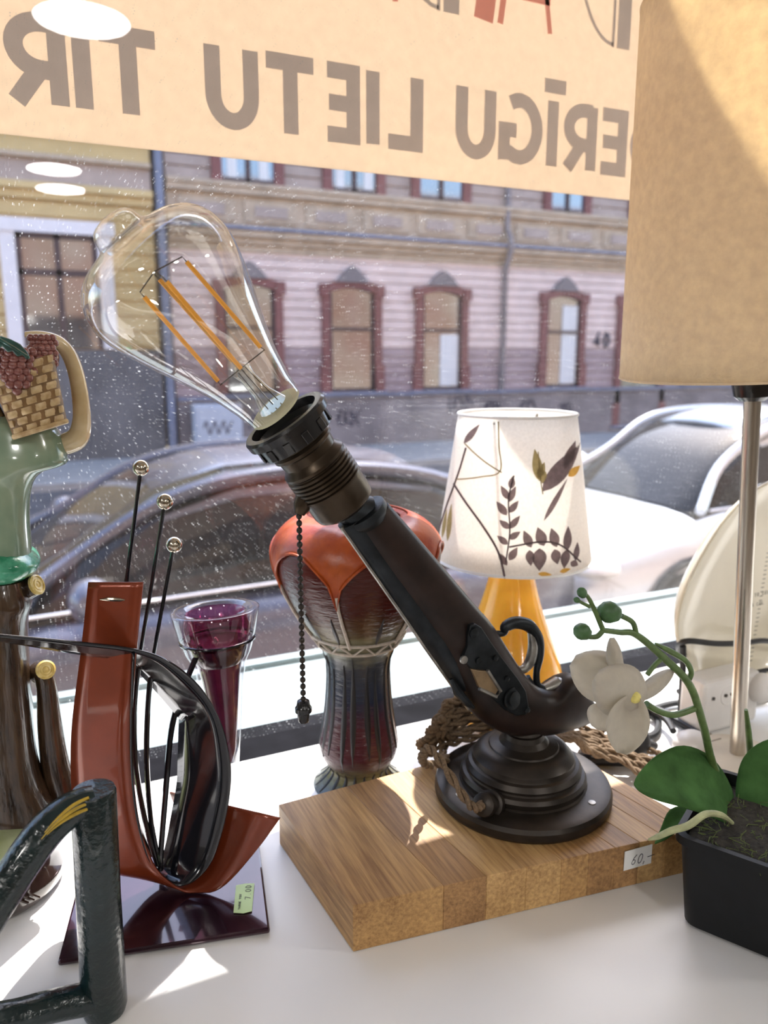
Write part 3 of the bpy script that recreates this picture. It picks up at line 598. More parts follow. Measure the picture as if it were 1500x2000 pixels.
# gland and twisted cord
gl_a = LC + Vector((-.0355, -.020, .012)); gd = Vector((-.80, -.45, .42)).normalized()
MB().lathe([(.0065, -.006), (.0068, .002), (.0085, .0025), (.0085, .006), (.0062, .0068), (.0062, .012), (.0075, .0125), (.0072, .0165), (.0045, .018)], gl_a, gd, 20).build('cord_gland', M_brz, lamp)
M_cord = mat('cord_braid_brown', (.16, .105, .06), .85, var=.4, scale=900, bmp=.6, bscale=1400, bdist=.0005)
def twist(path, r, turns):
    mb = MB(); fr = frames(path); m = len(path)
    for ph in (0, math.pi):
        pts = [p + (N * math.cos(ph + turns * 2 * math.pi * i / m) + Bn * math.sin(ph + turns * 2 * math.pi * i / m)) * r for i, (p, (N, Bn, T)) in enumerate(zip(path, fr))]
        mb.tube(pts, r * .95, 7)
    return mb
g0 = gl_a + gd * .018
Lp = [(818, 1452), (866, 1388), (836, 1430), (905, 1372), (850, 1412), (826, 1462)]
Rp = [(1284, 1492), (1238, 1432), (1270, 1505), (1222, 1420), (1292, 1478), (1246, 1452)]
keys = [g0, g0 + gd * .010 + Vector((-.004, 0, .002)), ony(846, 1466, .380), ony(824, 1478, .388), ony(836, 1494, .402), ony(872, 1484, .418)]
for i in range(12):
    (lx, ly), (rx, ry) = Lp[i // 2], Rp[i // 2]; zi = .041 + .0026 * ((i * 5) % 12); yy = .449 + .003 * (i % 3); sg = (i * 7) % 12
    mid = [Vector((.255, yy - .004, zi + .003 * math.sin(i * 2))), Vector((.300, yy, zi - .002)), onz(1080, 1420 + 2 * sg, .036), onz(1165, 1430 + 4 * sg, .020 - .001 * (sg % 4))]
    if i % 2 == 0: keys += mid + [onz(rx - 16, ry + 9, .009), onz(rx, ry, .008), onz(rx - 16, ry - 10, .010)]
    else: keys += mid[::-1] + [ony(lx + 16, ly - 9, .447), ony(lx, ly, .449), ony(lx + 16, ly + 10, .451)]
keys.append(Vector((.27, .448, .066)))
def clear(p):
    q = p.copy()
    if q.y < .4535 and q.x < .375 - .16 * (q.y - .306) + .004 and q.z < TB + .0045: q.z = TB + .0045
    if q.z < .005: q.z = .005
    d = Vector((q.x - .367, q.y - .530, 0))
    if d.length < .054 and q.z < .075: d = d.normalized() * .054; q.x = .367 + d.x; q.y = .530 + d.y; q.z = max(q.z, TB + .0045)
    return q
path = smooth_path(keys, 14)
for _ in range(6):
    path = [p if i < 14 else clear(p) for i, p in enumerate(path)]
    path = [path[i] if i < 2 or i == len(path) - 1 else (path[i - 1] + path[i] * 2 + path[i + 1]) / 4 for i in range(len(path))]
twist(path, .0016, 150).build('cord', M_cord, lamp, angle=80)

# ------------------------------------------------------------------ drum-shaped vase
VC = Vector((.207, .491, .0004)); k6 = px(VC + Vector((0, 0, .1)))
def vz(y): return max(.0, ony(688, y, VC.y).z)
vprof = [(1530, 92), (1515, 72), (1500, 58), (1490, 62), (1475, 73), (1455, 78), (1430, 74), (1390, 67), (1350, 63), (1310, 61), (1285, 63), (1262, 72), (1235, 88), (1200, 112), (1160, 134), (1120, 150), (1085, 158), (1060, 156), (1035, 142), (1015, 118), (1006, 92)]
zv = [(vz(y), r_ * k6) for y, r_ in vprof]; z0v = zv[0][0]; zv = [((z - z0v) * 1.0, r_) for z, r_ in zv]
VS = [(p.y, p.x) for p in smooth_path([Vector((z, r_, 0)) for z, r_ in zv], 4)]
def vr(z):
    for (r0, a), (r1, b) in zip(VS, VS[1:]):
        if a <= z <= b: return r0 + (r1 - r0) * (z - a) / max(1e-9, b - a)
    return VS[-1][0] if z > VS[-1][1] else VS[0][0]
ZT = VS[-1][1]
m, nt, b, out = base('vase_glaze'); MT['vase'] = m
tc = nt.nodes.new('ShaderNodeTexCoord'); sp = nt.nodes.new('ShaderNodeSeparateXYZ'); nt.links.new(tc.outputs['Object'], sp.inputs[0])
nz = noise(nt, coords(nt, (1, 1, 3)), 45, 5); zz = math_(nt, 'ADD', math_(nt, 'DIVIDE', sp.outputs['Z'], ZT), math_(nt, 'MULTIPLY', math_(nt, 'SUBTRACT', nz, .5), .12))
nt.links.new(ramp(nt, zz, [(0, (.10, .12, .13)), (.05, (.15, .14, .06)), (.10, (.10, .075, .05)), (.15, (.06, .012, .018)), (.26, (.06, .012, .018)), (.36, (.016, .022, .045)), (.48, (.04, .045, .055)), (.55, (.15, .15, .10)), (.60, (.17, .15, .08)), (.66, (.08, .04, .018)), (.73, (.06, .010, .007)), (.85, (.08, .012, .008)), (1, (.12, .02, .012))]), b.inputs['Base Color'])
b.inputs['Roughness'].default_value = .2; b.inputs['Specular IOR Level'].default_value = .35; nt.links.new(bump(nt, noise(nt, coords(nt, (1, 1, 4)), 90, 4), .6, .002), b.inputs['Normal'])
M_leather = mat('leather_orange', (.26, .025, .008), .35, col2=(.56, .11, .015), scale=40, bmp=.4, bscale=180, bdist=.0008)
M_gouge = mat('gouge_black', (.010, .010, .013), .4, var=.3); M_twine = mat('twine_pale', (.52, .45, .38), .8, var=.15, scale=400)
vase = empty('drum_vase', VC, 'goblet drum shaped ceramic vase, maroon and orange with twine lacing', 'vase')
inner = [(VS[-1][0] - .004, ZT - .001), (VS[-1][0] - .006, ZT - .02), (VS[-1][0] - .004, ZT - .05), (0, ZT - .055)]
MB().lathe([(0, 0)] + VS + inner, VC, n=64).build('body', m, vase, angle=60)
cols = []
for k in range(96):
    a = 2 * math.pi * k / 96; sc_ = abs(math.sin(a * 3.0 + .35)); zl = ZT * (.79 + .125 * sc_ ** .8) - (.012 if sc_ < .12 else 0); col = []
    for j in range(8):
        z = zl + (ZT - zl) * j / 7; r_ = vr(z) + .0011; col.append(VC + Vector((r_ * math.cos(a), r_ * math.sin(a), z + (.0008 if j == 7 else 0))))
    cols.append(col)
MB().rings(cols, loop=True, closed=True).build('drum_skin', M_leather, vase, angle=60, solid=.0012)
pl_ = []
for k in range(97):
    a = 2 * math.pi * k / 96; sc_ = abs(math.sin(a * 3.0 + .35)); zl = ZT * (.79 + .125 * sc_ ** .8) - (.012 if sc_ < .12 else 0); pl_.append(VC + Vector(((vr(zl) + .002) * math.cos(a), (vr(zl) + .002) * math.sin(a), zl)))
MB().tube(pl_[:-1], .0009, 5, closed=True).build('stitched_hem', M_leather, vase)
for k in range(6):
    a = (math.pi * k - .35) / 3.0
    MB().tube([VC + Vector(((vr(ZT * t) + .0012) * math.cos(a + d), (vr(ZT * t) + .0012) * math.sin(a + d), ZT * t)) for t, d in ((.79, 0), (.74, .0), (.68, .02), (.64, .04), (.575, .07))], .0012, 6).build('lace', M_twine, vase)
for t in (.585, .545): MB().tube([VC + Vector(((vr(ZT * t) + .0008) * math.cos(a), (vr(ZT * t) + .0008) * math.sin(a), ZT * t)) for a in [2 * math.pi * i / 48 for i in range(48)]], .0011, 6, closed=True).build('twine_ring', M_twine, vase)
MB().tube([VC + Vector(((vr(ZT * t) + .0014) * math.cos(a), (vr(ZT * t) + .0014) * math.sin(a), ZT * t)) for i in range(24) for a, t in [(2 * math.pi * i / 24, .585 if i % 2 else .545)]], .0009, 6, closed=True).build('twine_zigzag', M_twine, vase)
def gouge(a, t0, t1, w_):
    rs = []
    for j in range(9):
        u = j / 8; z = ZT * (t0 + (t1 - t0) * u); r_ = vr(z); ww = w_ * max(.03, math.sin(math.pi * u ** .8)) / r_
        rs.append([VC + Vector((q * math.cos(a + da), q * math.sin(a + da), z)) for da, q in ((-ww, r_ - .0006), (-ww * .4, r_ + .0007), (ww * .4, r_ + .0007), (ww, r_ - .0006))])
    MB().rings(rs, caps=False, loop=True).build('gouge', M_gouge, vase, angle=80)
for k in range(18): gouge(2 * math.pi * (k + .1 * math.sin(k * 3)) / 18, .13 + .03 * math.sin(k * 2.1), .50 + .03 * math.sin(k * 1.7), .0030)
for k in range(20): gouge(2 * math.pi * k / 20 + .1, .005, .085, .0022)
for k in range(10): gouge(2 * math.pi * k / 10 + .25 + .1 * math.sin(k * 4), .585, .70, .0022)

# ------------------------------------------------------------------ small lamp with printed shade
YC = Vector((.367, .530, .0004))
ylamp = empty('small_table_lamp', YC, 'small lamp with amber glazed base and bird print shade by the window', 'lamp')
m, nt, b, out = base('amber_glaze'); nt.links.new(ramp(nt, noise(nt, coords(nt), 30, 3), [(.3, (.78, .36, .035)), (.7, (.92, .46, .06))]), b.inputs['Base Color'])
b.inputs['Roughness'].default_value = .12; b.inputs['Subsurface Weight'].default_value = .35; b.inputs['Subsurface Radius'].default_value = (.02, .01, .004); b.inputs['Subsurface Scale'].default_value = .5
bpts = [(z * .97, r_ * 1.06) for z, r_ in [(0, .034), (.004, .040), (.02, .044), (.035, .045), (.055, .042), (.08, .0345), (.105, .026), (.13, .0195), (.15, .016), (.165, .0145), (.172, .013)]]
MB().lathe([(0, 0)] + [(p.y, p.x) for p in smooth_path([Vector((z, r_, 0)) for z, r_ in bpts], 4)] + [(0, .172)], YC, n=48).build('base', m, ylamp, angle=60)
MB().tube([YC + Vector((0, 0, .17)), YC + Vector((0, 0, .22))], .009, 14).build('bulb_holder', M_tagw, ylamp)
M_shade = fabric('shade_linen', (.92, .89, .86), .55, var=.05, scale=500, bmp=.4, tcol=(.95, .92, .88))
M_prb = fabric('print_grey_violet', (.20, .16, .17), .5, var=.15, bmp=0, tcol=(.30, .23, .24)); M_pro = fabric('print_olive', (.40, .34, .18), .5, var=.15, bmp=0, tcol=(.55, .45, .22)); M_pry = fabric('print_ochre', (.7, .42, .10), .5, var=.1, bmp=0, tcol=(.85, .55, .15))
SZ0, SZ1, SR0, SR1 = .150, .271, .0655, .0480
def shp(a, z, off=0.0):
    t = (z - SZ0) / (SZ1 - SZ0); r_ = SR0 + (SR1 - SR0) * t + off; return YC + Vector((r_ * math.cos(a), r_ * math.sin(a), z))
MB().rings([[shp(2 * math.pi * k / 64, SZ0 + (SZ1 - SZ0) * j / 6) for k in range(64)] for j in range(7)], caps=False).build('shade', M_shade, ylamp, angle=80, solid=.0006)
for z in (SZ0, SZ1): MB().tube([shp(2 * math.pi * k / 64, z, .0003) for k in range(64)], .0012, 8, closed=True).build('shade_rim', M_tagw, ylamp)
MB().tube([shp(.6, SZ1 - .004), YC + Vector((0, 0, .225)), shp(.6 + math.pi, SZ1 - .004)], .0012, 6).build('shade_carrier', M_bright, ylamp)
# print, laid on the cloth in (u = angle from the camera-facing line, h = 0..1)
A0 = math.atan2(-YC.y, -YC.x)
def pr(u, h): return shp(A0 + u, SZ0 + (SZ1 - SZ0) * h, .0006)
def from_px(x, y):      # photo position on the shade -> (u, h)
    h = (1108 - y) / 300.0; hw = 158 - 41 * h; return (math.asin(max(-.98, min(.98, (x - (1012 - 3 * h)) / hw))), h)
def pleaf(x0, y0, x1, y1, w_, m_, name='printed_leaf'):
    L = []; n = 8; dx, dy = x1 - x0, y1 - y0; l = math.hypot(dx, dy); nx, ny = -dy / l, dx / l; rs = []
    for j in range(n + 1):
        t = j / n; q = w_ * math.sin(math.pi * min(1, t ** .8)) + .3; rs.append([pr(*from_px(x0 + dx * t + nx * q * s_, y0 + dy * t + ny * q * s_)) for s_ in (-1, -.5, 0, .5, 1)])
    MB().rings(rs, caps=False, loop=True).build(name, m_, ylamp)
def pbranch(pts, w_, m_):
    pts = [Vector((x, y, 0)) for x, y in pts]; sp_ = smooth_path(pts, 6); MB().tube([pr(*from_px(p.x, p.y)) for p in sp_], w_, 5, flat=1).build('printed_branch', m_, ylamp)
pbranch([(893, 945), (920, 975), (955, 1015), (985, 1060), (1000, 1110)], .0009, M_prb); pbranch([(915, 870), (905, 910), (893, 950), (880, 990), (866, 1040), (858, 1075)], .0008, M_prb)
pbranch([(896, 935), (945, 922), (982, 908), (978, 860), (975, 815)], .0005, M_pro); pbranch([(912, 862), (950, 890), (985, 910)], .0005, M_pro); pbranch([(1005, 1050), (1060, 1040), (1100, 1050), (1140, 1090)], .0007, M_prb)
pbranch([(1000, 1080), (1005, 1020), (1000, 960), (1008, 915)], .0006, M_prb); pbranch([(1050, 870), (1056, 920), (1062, 950)], .0004, M_pro)
for a in [(1000, 960, 985, 935, 6), (1000, 965, 1012, 935, 6), (998, 990, 978, 965, 7), (1002, 985, 1018, 962, 6), (1004, 1015, 985, 1000, 6), (1004, 1015, 1022, 990, 6), (1002, 1045, 982, 1030, 6), (1004, 1035, 1024, 1020, 6), (1003, 940, 1006, 916, 6), (1006, 1075, 1020, 1050, 7), (1003, 1085, 985, 1062, 6),
          (1045, 1050, 1030, 1018, 8), (1068, 1048, 1055, 1012, 10), (1092, 1052, 1080, 1015, 9), (1112, 1062, 1112, 1015, 8), (1060, 1052, 1062, 1095, 13), (1088, 1056, 1095, 1085, 9), (1110, 1060, 1108, 1095, 9), (1130, 1085, 1132, 1050, 6), (1120, 1085, 1135, 1095, 6), (1042, 1055, 1046, 1085, 8)]: pleaf(*a, M_prb)
for a in [(1055, 925, 1043, 865, 9), (1052, 920, 1062, 890, 7), (1062, 905, 1060, 930, 6), (885, 1060, 890, 985, 5), (872, 1060, 880, 1000, 4)]: pleaf(*a, M_pro)
pleaf(1060, 945, 1132, 862, 17, M_prb, 'printed_bird'); pleaf(1100, 905, 1120, 855, 10, M_prb, 'printed_bird_head'); pleaf(1066, 1000, 1106, 925, 5, M_prb, 'printed_bird_tail'); pleaf(1108, 920, 1132, 905, 8, M_pry, 'printed_bird_breast'); pleaf(910, 862, 940, 822, 6, M_prb)
for a in [(1060, 1100, 1085, 1104, 4), (1100, 1100, 1120, 1098, 4)]: pleaf(*a, M_pry)

# ------------------------------------------------------------------ tall lamp at the right
PB, PT = ony(1437, 1500, .385), ony(1470, 770, .385); PB.z = .0004; pax = (PT - PB).normalized()
tl = empty('tall_table_lamp', PB, 'tall lamp with steel pole and large beige drum shade at the right edge', 'lamp')
M_pole = mat('pole_brushed_steel', (.55, .50, .43), .3, metal=1, var=.1, scale=30, stretch=(20, 20, .5)); M_beige = mat('lamp_foot_beige', (.62, .55, .44), .5, var=.05)
M_velvet = fabric('shade_velvet_beige', (.84, .73, .58), .5, var=.08, scale=160, bmp=.7, bdist=.0012, tcol=(.96, .80, .55), rough_noise=420)
MB().lathe([(0, 0), (.036, 0), (.036, .008), (.033, .0105), (.012, .012), (0, .012)], PB, n=48).build('foot', M_beige, tl)
MB().tube([PB + Vector((0, 0, .01)), PB + pax * .292], .0058, 20).build('pole', M_pole, tl)
MB().lathe([(.009, .288), (.0125, .291), (.014, .299), (.014, .345), (.0, .345)], PB, pax, 24).build('lamp_holder', M_bake, tl)
SC0, SC1 = PB + pax * .308, PB + pax * .545; RB, RT = .089, .077
MB().lathe([(RB + (RT - RB) * j / 10, (SC1 - SC0).length * j / 10) for j in range(11)], SC0, pax, 96, caps=False).build('shade', M_velvet, tl, angle=80, solid=.0012)
for c_, r_ in ((SC0, RB), (SC1, RT)):
    f3 = frames([SC0, SC1])[0]; MB().tube([c_ + (f3[0] * math.cos(a) + f3[1] * math.sin(a)) * r_ for a in [2 * math.pi * k / 96 for k in range(96)]], .0011, 6, closed=True).build('shade_rim', M_velvet, tl)
for k in range(3):
    f3 = frames([SC0, SC1])[0]; a = 2 * math.pi * k / 3 + .5; MB().tube([PB + pax * .325, SC0 + pax * .034 + (f3[0] * math.cos(a) + f3[1] * math.sin(a)) * (RB - .002)], .0012, 6).build('shade_spoke', M_pole, tl)
# ------------------------------------------------------------------ bent metal candle holder
def Q(x, y, Y): return ony(x, y, Y)
M_or = mat('lacquer_orange_metal', (.21, .034, .009), .3, metal=.35, var=.12, scale=40, coat=.6)
M_bk = mat('lacquer_black_metal', (.012, .012, .016), .12, metal=.3, var=.2, scale=30, coat=.5)
M_pp = mat('lacquer_aubergine', (.035, .012, .022), .14, metal=.4, var=.25, scale=50, coat=.8)
M_ball = mat('ball_bronze_steel', (.52, .47, .38), .18, metal=1, var=.12, scale=200, bmp=.1, bscale=900)
PZ = .0035
pq = [onz(113, 1891, 0), onz(528, 1826, 0), onz(506, 1650, 0), onz(165, 1690, 0)]
hold = empty('candle_holder', (pq[0] + pq[1] + pq[2] + pq[3]) / 4, 'modern candle holder of bent orange and black metal bands with three ball-topped rods', 'candle holder')
MB().prism([p + Vector((0, 0, .0006)) for p in pq], (0, 0, PZ)).build('base_plate', M_pp, hold, smooth=False, bevel=.0014)
def band(F, R, name, m_, th, n=6):
    f = smooth_path([Q(*p) if p[2] > .1 else onz(*p) for p in F], n); r = smooth_path([Q(*p) if p[2] > .1 else onz(*p) for p in R], n); rs = []
    for a, b in zip(f, r):
        rs.append([a.lerp(b, t) for t in (0, .25, .5, .75, 1)])
    for row_ in rs:
        for p in row_: p.z = max(p.z, PZ + .0022)
    return MB().rings(rs, caps=False, loop=True).build(name, m_, hold, angle=70, solid=th)
F = [(280, 1137, .421), (268, 1260, .421), (257, 1430, .419), (266, 1570, .417), (284, 1650, .416), (315, 1708, .415), (370, 1744, .0055), (430, 1735, .406), (495, 1668, .404), (548, 1597, .403)]
R_ = [(173, 1137, .436), (160, 1260, .436), (140, 1430, .434), (142, 1560, .434), (160, 1640, .434), (215, 1702, .424), (290, 1706, .432), (345, 1668, .440), (350, 1605, .444), (332, 1547, .447)]
ob = band(F, R_, 'orange_band', M_or, .0012); ob['label'] = 'orange lacquered metal band'
sl0 = [Q(194 + 52 * t, 1171 + 4 * math.sin(math.pi * t * 2) * 0, .4295 - .0105 * t) for t in (0, 1)]
MB().tube([Q(195, 1171, .4315), Q(210, 1170, .4295), Q(220, 1170, .4285), (Q(235, 1171, .4265)), Q(247, 1172, .4250)], [.0002, .0012, .0014, .0012, .0002], 8).build('hanging_slot', M_ball, ob)
BF = [(-60, 1233, .40), (0, 1240, .405), (150, 1254, .412), (262, 1268, .418), (330, 1292, .418), (390, 1342, .418), (430, 1410, .418), (448, 1480, .418), (450, 1535, .4175), (440, 1600, .4165), (415, 1680, .415), (380, 1720, .414), (345, 1729, .415), (313, 1712, .4155), (286, 1665, .4155), (267, 1590, .416), (258, 1500, .417), (257, 1400, .418), (262, 1275, .4185)]
offs = [(8, 14, .012), (14, 14, .012), (10, 24, .012), (-20, 22, .014), (-50, 30, .02), (-40, 60, .024), (-80, -4, .026), (-100, -6, .028), (-104, -8, .028), (-104, -14, .026), (-92, -26, .024), (-70, -34, .024), (-34, -30, .022), (-12, -22, .012), (-6, -8, .006), (-4, 0, .004), (-4, 0, .003), (-4, 0, .003), (-4, 2, .003)]
bb = band(BF, [(x + a, y + b, Y + c) for (x, y, Y), (a, b, c) in zip(BF, offs)], 'black_band', M_bk, .0011, 5); bb['label'] = 'glossy black looped metal band'
MB().lathe([(.0045, 0), (.004, .0008), (0, .0018)], onz(333, 1692, PZ + .0075), (.1, -.35, 1), 18).build('rivet', M_ball, hold)
acc = band([(392, 1368, .428), (410, 1385, .427), (428, 1430, .425), (438, 1500, .422), (438, 1560, .42)], [(398, 1390, .434), (405, 1420, .434), (415, 1460, .432), (425, 1510, .428), (434, 1556, .422)], 'orange_tip', M_or, .0008, 4)
rods = [([(275, 914, .446), (262, 1020, .446), (248, 1135, .447), (238, 1300, .448), (240, 1450, .446), (262, 1590, .442), (296, 1672, .436)], .0026),
        ([(322, 980, .436), (298, 1130, .436), (272, 1290, .435), (262, 1400, .434), (266, 1500, .433), (285, 1610, .431), (308, 1690, .428)], .0026),
        ([(340, 1064, .438), (318, 1180, .437), (297, 1300, .436), (288, 1400, .435), (287, 1500, .434), (296, 1610, .431), (311, 1690, .428)], .0024)]
for pts, r_ in rods:
    P = smooth_path([Q(*p) for p in pts], 6)
    for p in P: p.z = max(p.z, .012)
    rd = MB().tube(P, [.0011] * (len(P) // 3) + [.0016] * (len(P) - len(P) // 3), 8).build('rod', M_bk, hold)
    MB().ball(P[0], .0047, 18, 12).build('rod_ball', M_ball, rd)
P = smooth_path([Q(392, 1262, .455), Q(376, 1300, .452), Q(352, 1362, .446), Q(334, 1430, .442), Q(324, 1540, .436), Q(314, 1660, .430), Q(313, 1700, .428)], 6)
for p in P: p.z = max(p.z, .012)
MB().tube(P, .0018, 8).build('glass_arm', M_bk, hold)
# green price label
s0 = [onz(x, y, PZ + .0012) for x, y in ((456, 1783), (492, 1780), (497, 1726), (461, 1730))]
lb = MB().prism([s0[0], s0[0].lerp(s0[1], .5) - Vector((0, .0012, 0)), s0[1], s0[1].lerp(s0[2], .5), s0[2], s0[2].lerp(s0[3], .5) + Vector((0, .0008, 0)), s0[3], s0[3].lerp(s0[0], .5)], (0, 0, .0003)).build('price_label', M_taggr, hold, smooth=False)
lb['label'] = 'small green paper price label'
U_ = (s0[3] - s0[0]).normalized(); V_ = (s0[0] - s0[1]).normalized(); lw_ = (s0[3] - s0[0]).length; lh = (s0[1] - s0[0]).length
mb = line_text('7.00', s0[0] + U_ * lw_ * .42 - V_ * lh * .88 + Vector((0, 0, .0004)), U_, V_, (0, 0, 1), lw_ * .11, lh * .32, lw_ * .03, .0003, .0001)
mb2 = line_text('THANK YOU', s0[0] + U_ * lw_ * .08 - V_ * lh * .36 + Vector((0, 0, .0004)), U_, V_, (0, 0, 1), lw_ * .045, lh * .12, lw_ * .018, .0002, .0001)
mb.add(mb2.v, mb2.f); mb.build('lettering', M_ink, lb, smooth=False)
# candle glass
ga, gb = Q(446, 1492, .458), Q(420, 1190, .466); gax = (gb - ga).normalized(); GLn = (gb - ga).length; kg = px(gb)
glass = empty('candle_glass', ga, 'conical clear glass with purple candle wax held by the bent metal holder', 'candle glass')
M_clr = thin_glass('clear_glass', (.95, .93, .95), f0=.05, power=3, gain=.8, cap=.8); M_pur = thin_glass('plum_glass', (.62, .22, .36), f0=.05, power=3, gain=.7, cap=.7)
M_wax = mat('wax_plum', (.13, .012, .05), .25, var=.3, scale=60, coat=.5); M_waxd = mat('wax_dark', (.03, .006, .014), .2, var=.3, coat=.6)
def gp(l): return [(r_ * kg, t * GLn) for r_, t in l]
MB().lathe(gp([(12, 0), (22, .01), (30, .2), (42, .5), (50, .64), (54, .68), (64, .74), (76, .86), (85, .985), (86, 1), (82, 1.005), (62, 1.0), (56, .97), (52, .8)]), ga, gax, 48, caps=False).build('outer_glass', M_clr, glass, angle=80)
MB().lathe(gp([(58, .985), (66, .9), (64, .82), (60, .78)]), ga, gax, 40, caps=False).build('inner_cup', M_pur, glass, angle=80)
MB().lathe(gp([(0, .02), (10, .02), (18, .1), (30, .4), (38, .58), (44, .665)]), ga, gax, 40).build('wax', M_wax, glass, angle=60)
MB().lathe(gp([(0, .667), (44, .667), (52, .70), (58, .76), (60, .80), (0, .80)]), ga, gax, 40).build('wax_top', M_waxd, glass, angle=40)
MB().tube([ga + gax * GLn * .80, ga + gax * GLn * .825 + Vector((-.0015, 0, 0))], .0006, 6).build('wick', M_twine, glass)
MB().tube([ga + gax * GLn * .815 + (frames([ga, gb])[0][0] * math.cos(a) + frames([ga, gb])[0][1] * math.sin(a)) * 72 * kg for a in [2 * math.pi * k / 40 for k in range(40)]], .0011, 8, closed=True).build('holder_ring', M_bk, hold)

# ------------------------------------------------------------------ green metal frame, front left
M_grn = mat('paint_bottle_green', (.003, .013, .014), .22, var=.35, scale=70, bmp=.6, bscale=240, bdist=.0015, coat=.3)
M_gold = mat('paint_gold_stroke', (.45, .30, .03), .4, var=.2, scale=200); M_navy = mat('paint_navy_patch', (.02, .05, .12), .3, var=.3, scale=120, bmp=.4, bscale=300)
YT = .352; gt, gbm = ony(182, 1542, YT), ony(204, 1962, YT); gbm.z = .0125
gf = empty('green_metal_frame', (gbm.x, YT, 0), 'bottle green painted tubular metal frame with gold strokes, front left', 'metal frame')
tb = px(gt) * 43; MB().tube([Vector((gbm.x, YT, .0006)), Vector((gbm.x, YT, .004)), gt.lerp(gbm, .5), gt - Vector((0, 0, .0015)), gt], [tb * .97, tb * 1.06, tb, tb, tb * .93], 28).build('post', M_grn, gf)
ta = [ony(186, 1560, YT - .002), ony(140, 1580, YT - .003), ony(90, 1622, YT - .006), ony(40, 1690, YT - .010), ony(-10, 1770, YT - .014), ony(-70, 1860, YT - .018), ony(-140, 1930, YT - .02)]
tas = smooth_path(ta, 6); rr = interp([.0064, .0078, .0084, .0084, .0082, .0082, .0082], len(tas))
MB().tube(tas, rr, 12, flat=1.0).build('upper_arm', M_grn, gf)
fr3 = frames(tas)
for k, (i0, i1, o_) in enumerate(((3, 13, -.35), (3, 14, -.02), (2, 13, .32))):
    pts = [];
    for i in range(i0, i1):
        N, Bn, T = fr3[i]; vdir = (CAM - tas[i]).normalized(); vdir = (vdir - T * vdir.dot(T)).normalized(); sd = T.cross(vdir); u = (i - i0) / (i1 - i0 - 1)
        an = o_ * (1.0 - .75 * u) - .1; pts.append(tas[i] + (vdir * math.cos(an) + sd * math.sin(an)) * (rr[i] + .00005))
    MB().tube(pts, [.0007, .0009, .0008, .0005, .0002], 6).build('gold_stroke', M_gold, gf)
ba_ = [ony(196, 1948, YT - .002), ony(150, 1955, YT - .003), ony(90, 1968, YT - .006), ony(20, 1986, YT - .008), ony(-60, 1996, YT - .010), ony(-140, 1990, YT - .012)]
for p in ba_: p.z = max(p.z, .0082)
MB().tube(smooth_path(ba_, 6), [.0076, .0076, .0074, .0072, .0072, .0072], 12).build('lower_arm', M_grn, gf)

# ------------------------------------------------------------------ ceramic grape carrier
YF_ = .470
M_robe = mat('glaze_sage', (.17, .26, .18), .18, var=.18, scale=30, col2=(.30, .37, .26), coat=.6); M_skin = mat('glaze_buff', (.52, .38, .19), .2, col2=(.70, .58, .37), scale=40, coat=.6)
M_bask = mat('glaze_basket', (.34, .21, .085), .35, col2=(.62, .47, .26), scale=160, bmp=.3, bscale=400); M_bdark = mat('glaze_basket_gap', (.20, .11, .04), .4, var=.3, scale=90)
M_grape = mat('glaze_grape', (.11, .025, .022), .25, col2=(.24, .085, .07), scale=300, coat=.5); M_leafg = mat('glaze_leaf', (.012, .05, .04), .2, col2=(.04, .12, .10), scale=120, coat=.5)
M_trunk = mat('glaze_trunk', (.014, .008, .005), .2, col2=(.085, .05, .027), scale=160, stretch=(1, 1, .15), bmp=.6, bscale=160, bdist=.002, coat=.5); M_cut = mat('glaze_cut_wood', (.55, .38, .08), .3, col2=(.80, .65, .28), scale=250)
M_emer = mat('glaze_emerald', (.015, .20, .10), .2, col2=(.10, .42, .26), scale=120, bmp=.5, bscale=200, bdist=.001, coat=.5); M_moss = mat('glaze_pale_moss', (.40, .46, .22), .3, col2=(.55, .60, .38), scale=60, coat=.4); M_choc = mat('glaze_chocolate', (.03, .017, .012), .13, var=.3, scale=40, coat=.8)
fc = onz(-15, 1690, 0); fc = Vector((fc.x, .478, .0004))
fig = empty('grape_carrier_figurine', fc, 'glazed ceramic figurine of a grape carrier with basket beside a tree stump', 'figurine')
def rows(st, Y, depth, n=24, pw=.8):
    rs = []
    for xl, xr, y, dl in st:
        a, b = ony(xl, y, Y), ony(xr, y, Y); c = (a + b) / 2; h = (b - a) / 2
        rs.append([c + h * sup(math.cos(t), pw) + Vector((0, 1, 0)) * depth * dl * sup(math.sin(t), pw) for t in [2 * math.pi * k / n for k in range(n)]])
    return rs
def smrows(st, n=4):
    v = [(Vector((s[0], s[1], 0)), Vector((s[2], s[3], 0))) for s in st]; a = smooth_path([q[0] for q in v], n); b = smooth_path([q[1] for q in v], n); return [(p.x, p.y, q.x, q.y) for p, q in zip(a, b)]
MB().rings(rows(smrows([(-50, 40, 812, .5), (-78, 100, 826, .8), (-92, 122, 850, .9), (-95, 133, 885, 1), (-92, 128, 903, 1), (-88, 84, 918, 1), (-84, 64, 945, .95), (-82, 58, 1000, .95), (-88, 62, 1085, 1.0), (-84, 40, 1108, .8)]), YF_, .026)).build('robe', M_robe, fig, angle=70)
arm = smooth_path([ony(112, 872, YF_ - .004), ony(150, 856, YF_ - .008), ony(160, 815, YF_ - .01), ony(152, 745, YF_ - .012), ony(136, 695, YF_ - .014), ony(112, 668, YF_ - .016), ony(80, 656, YF_ - .018), ony(48, 653, YF_ - .018)], 6)
MB().tube(arm, [.0058, .0062, .0048, .0042, .004, .0036, .0026, .0014], 14).build('arm', M_skin, fig, angle=80)
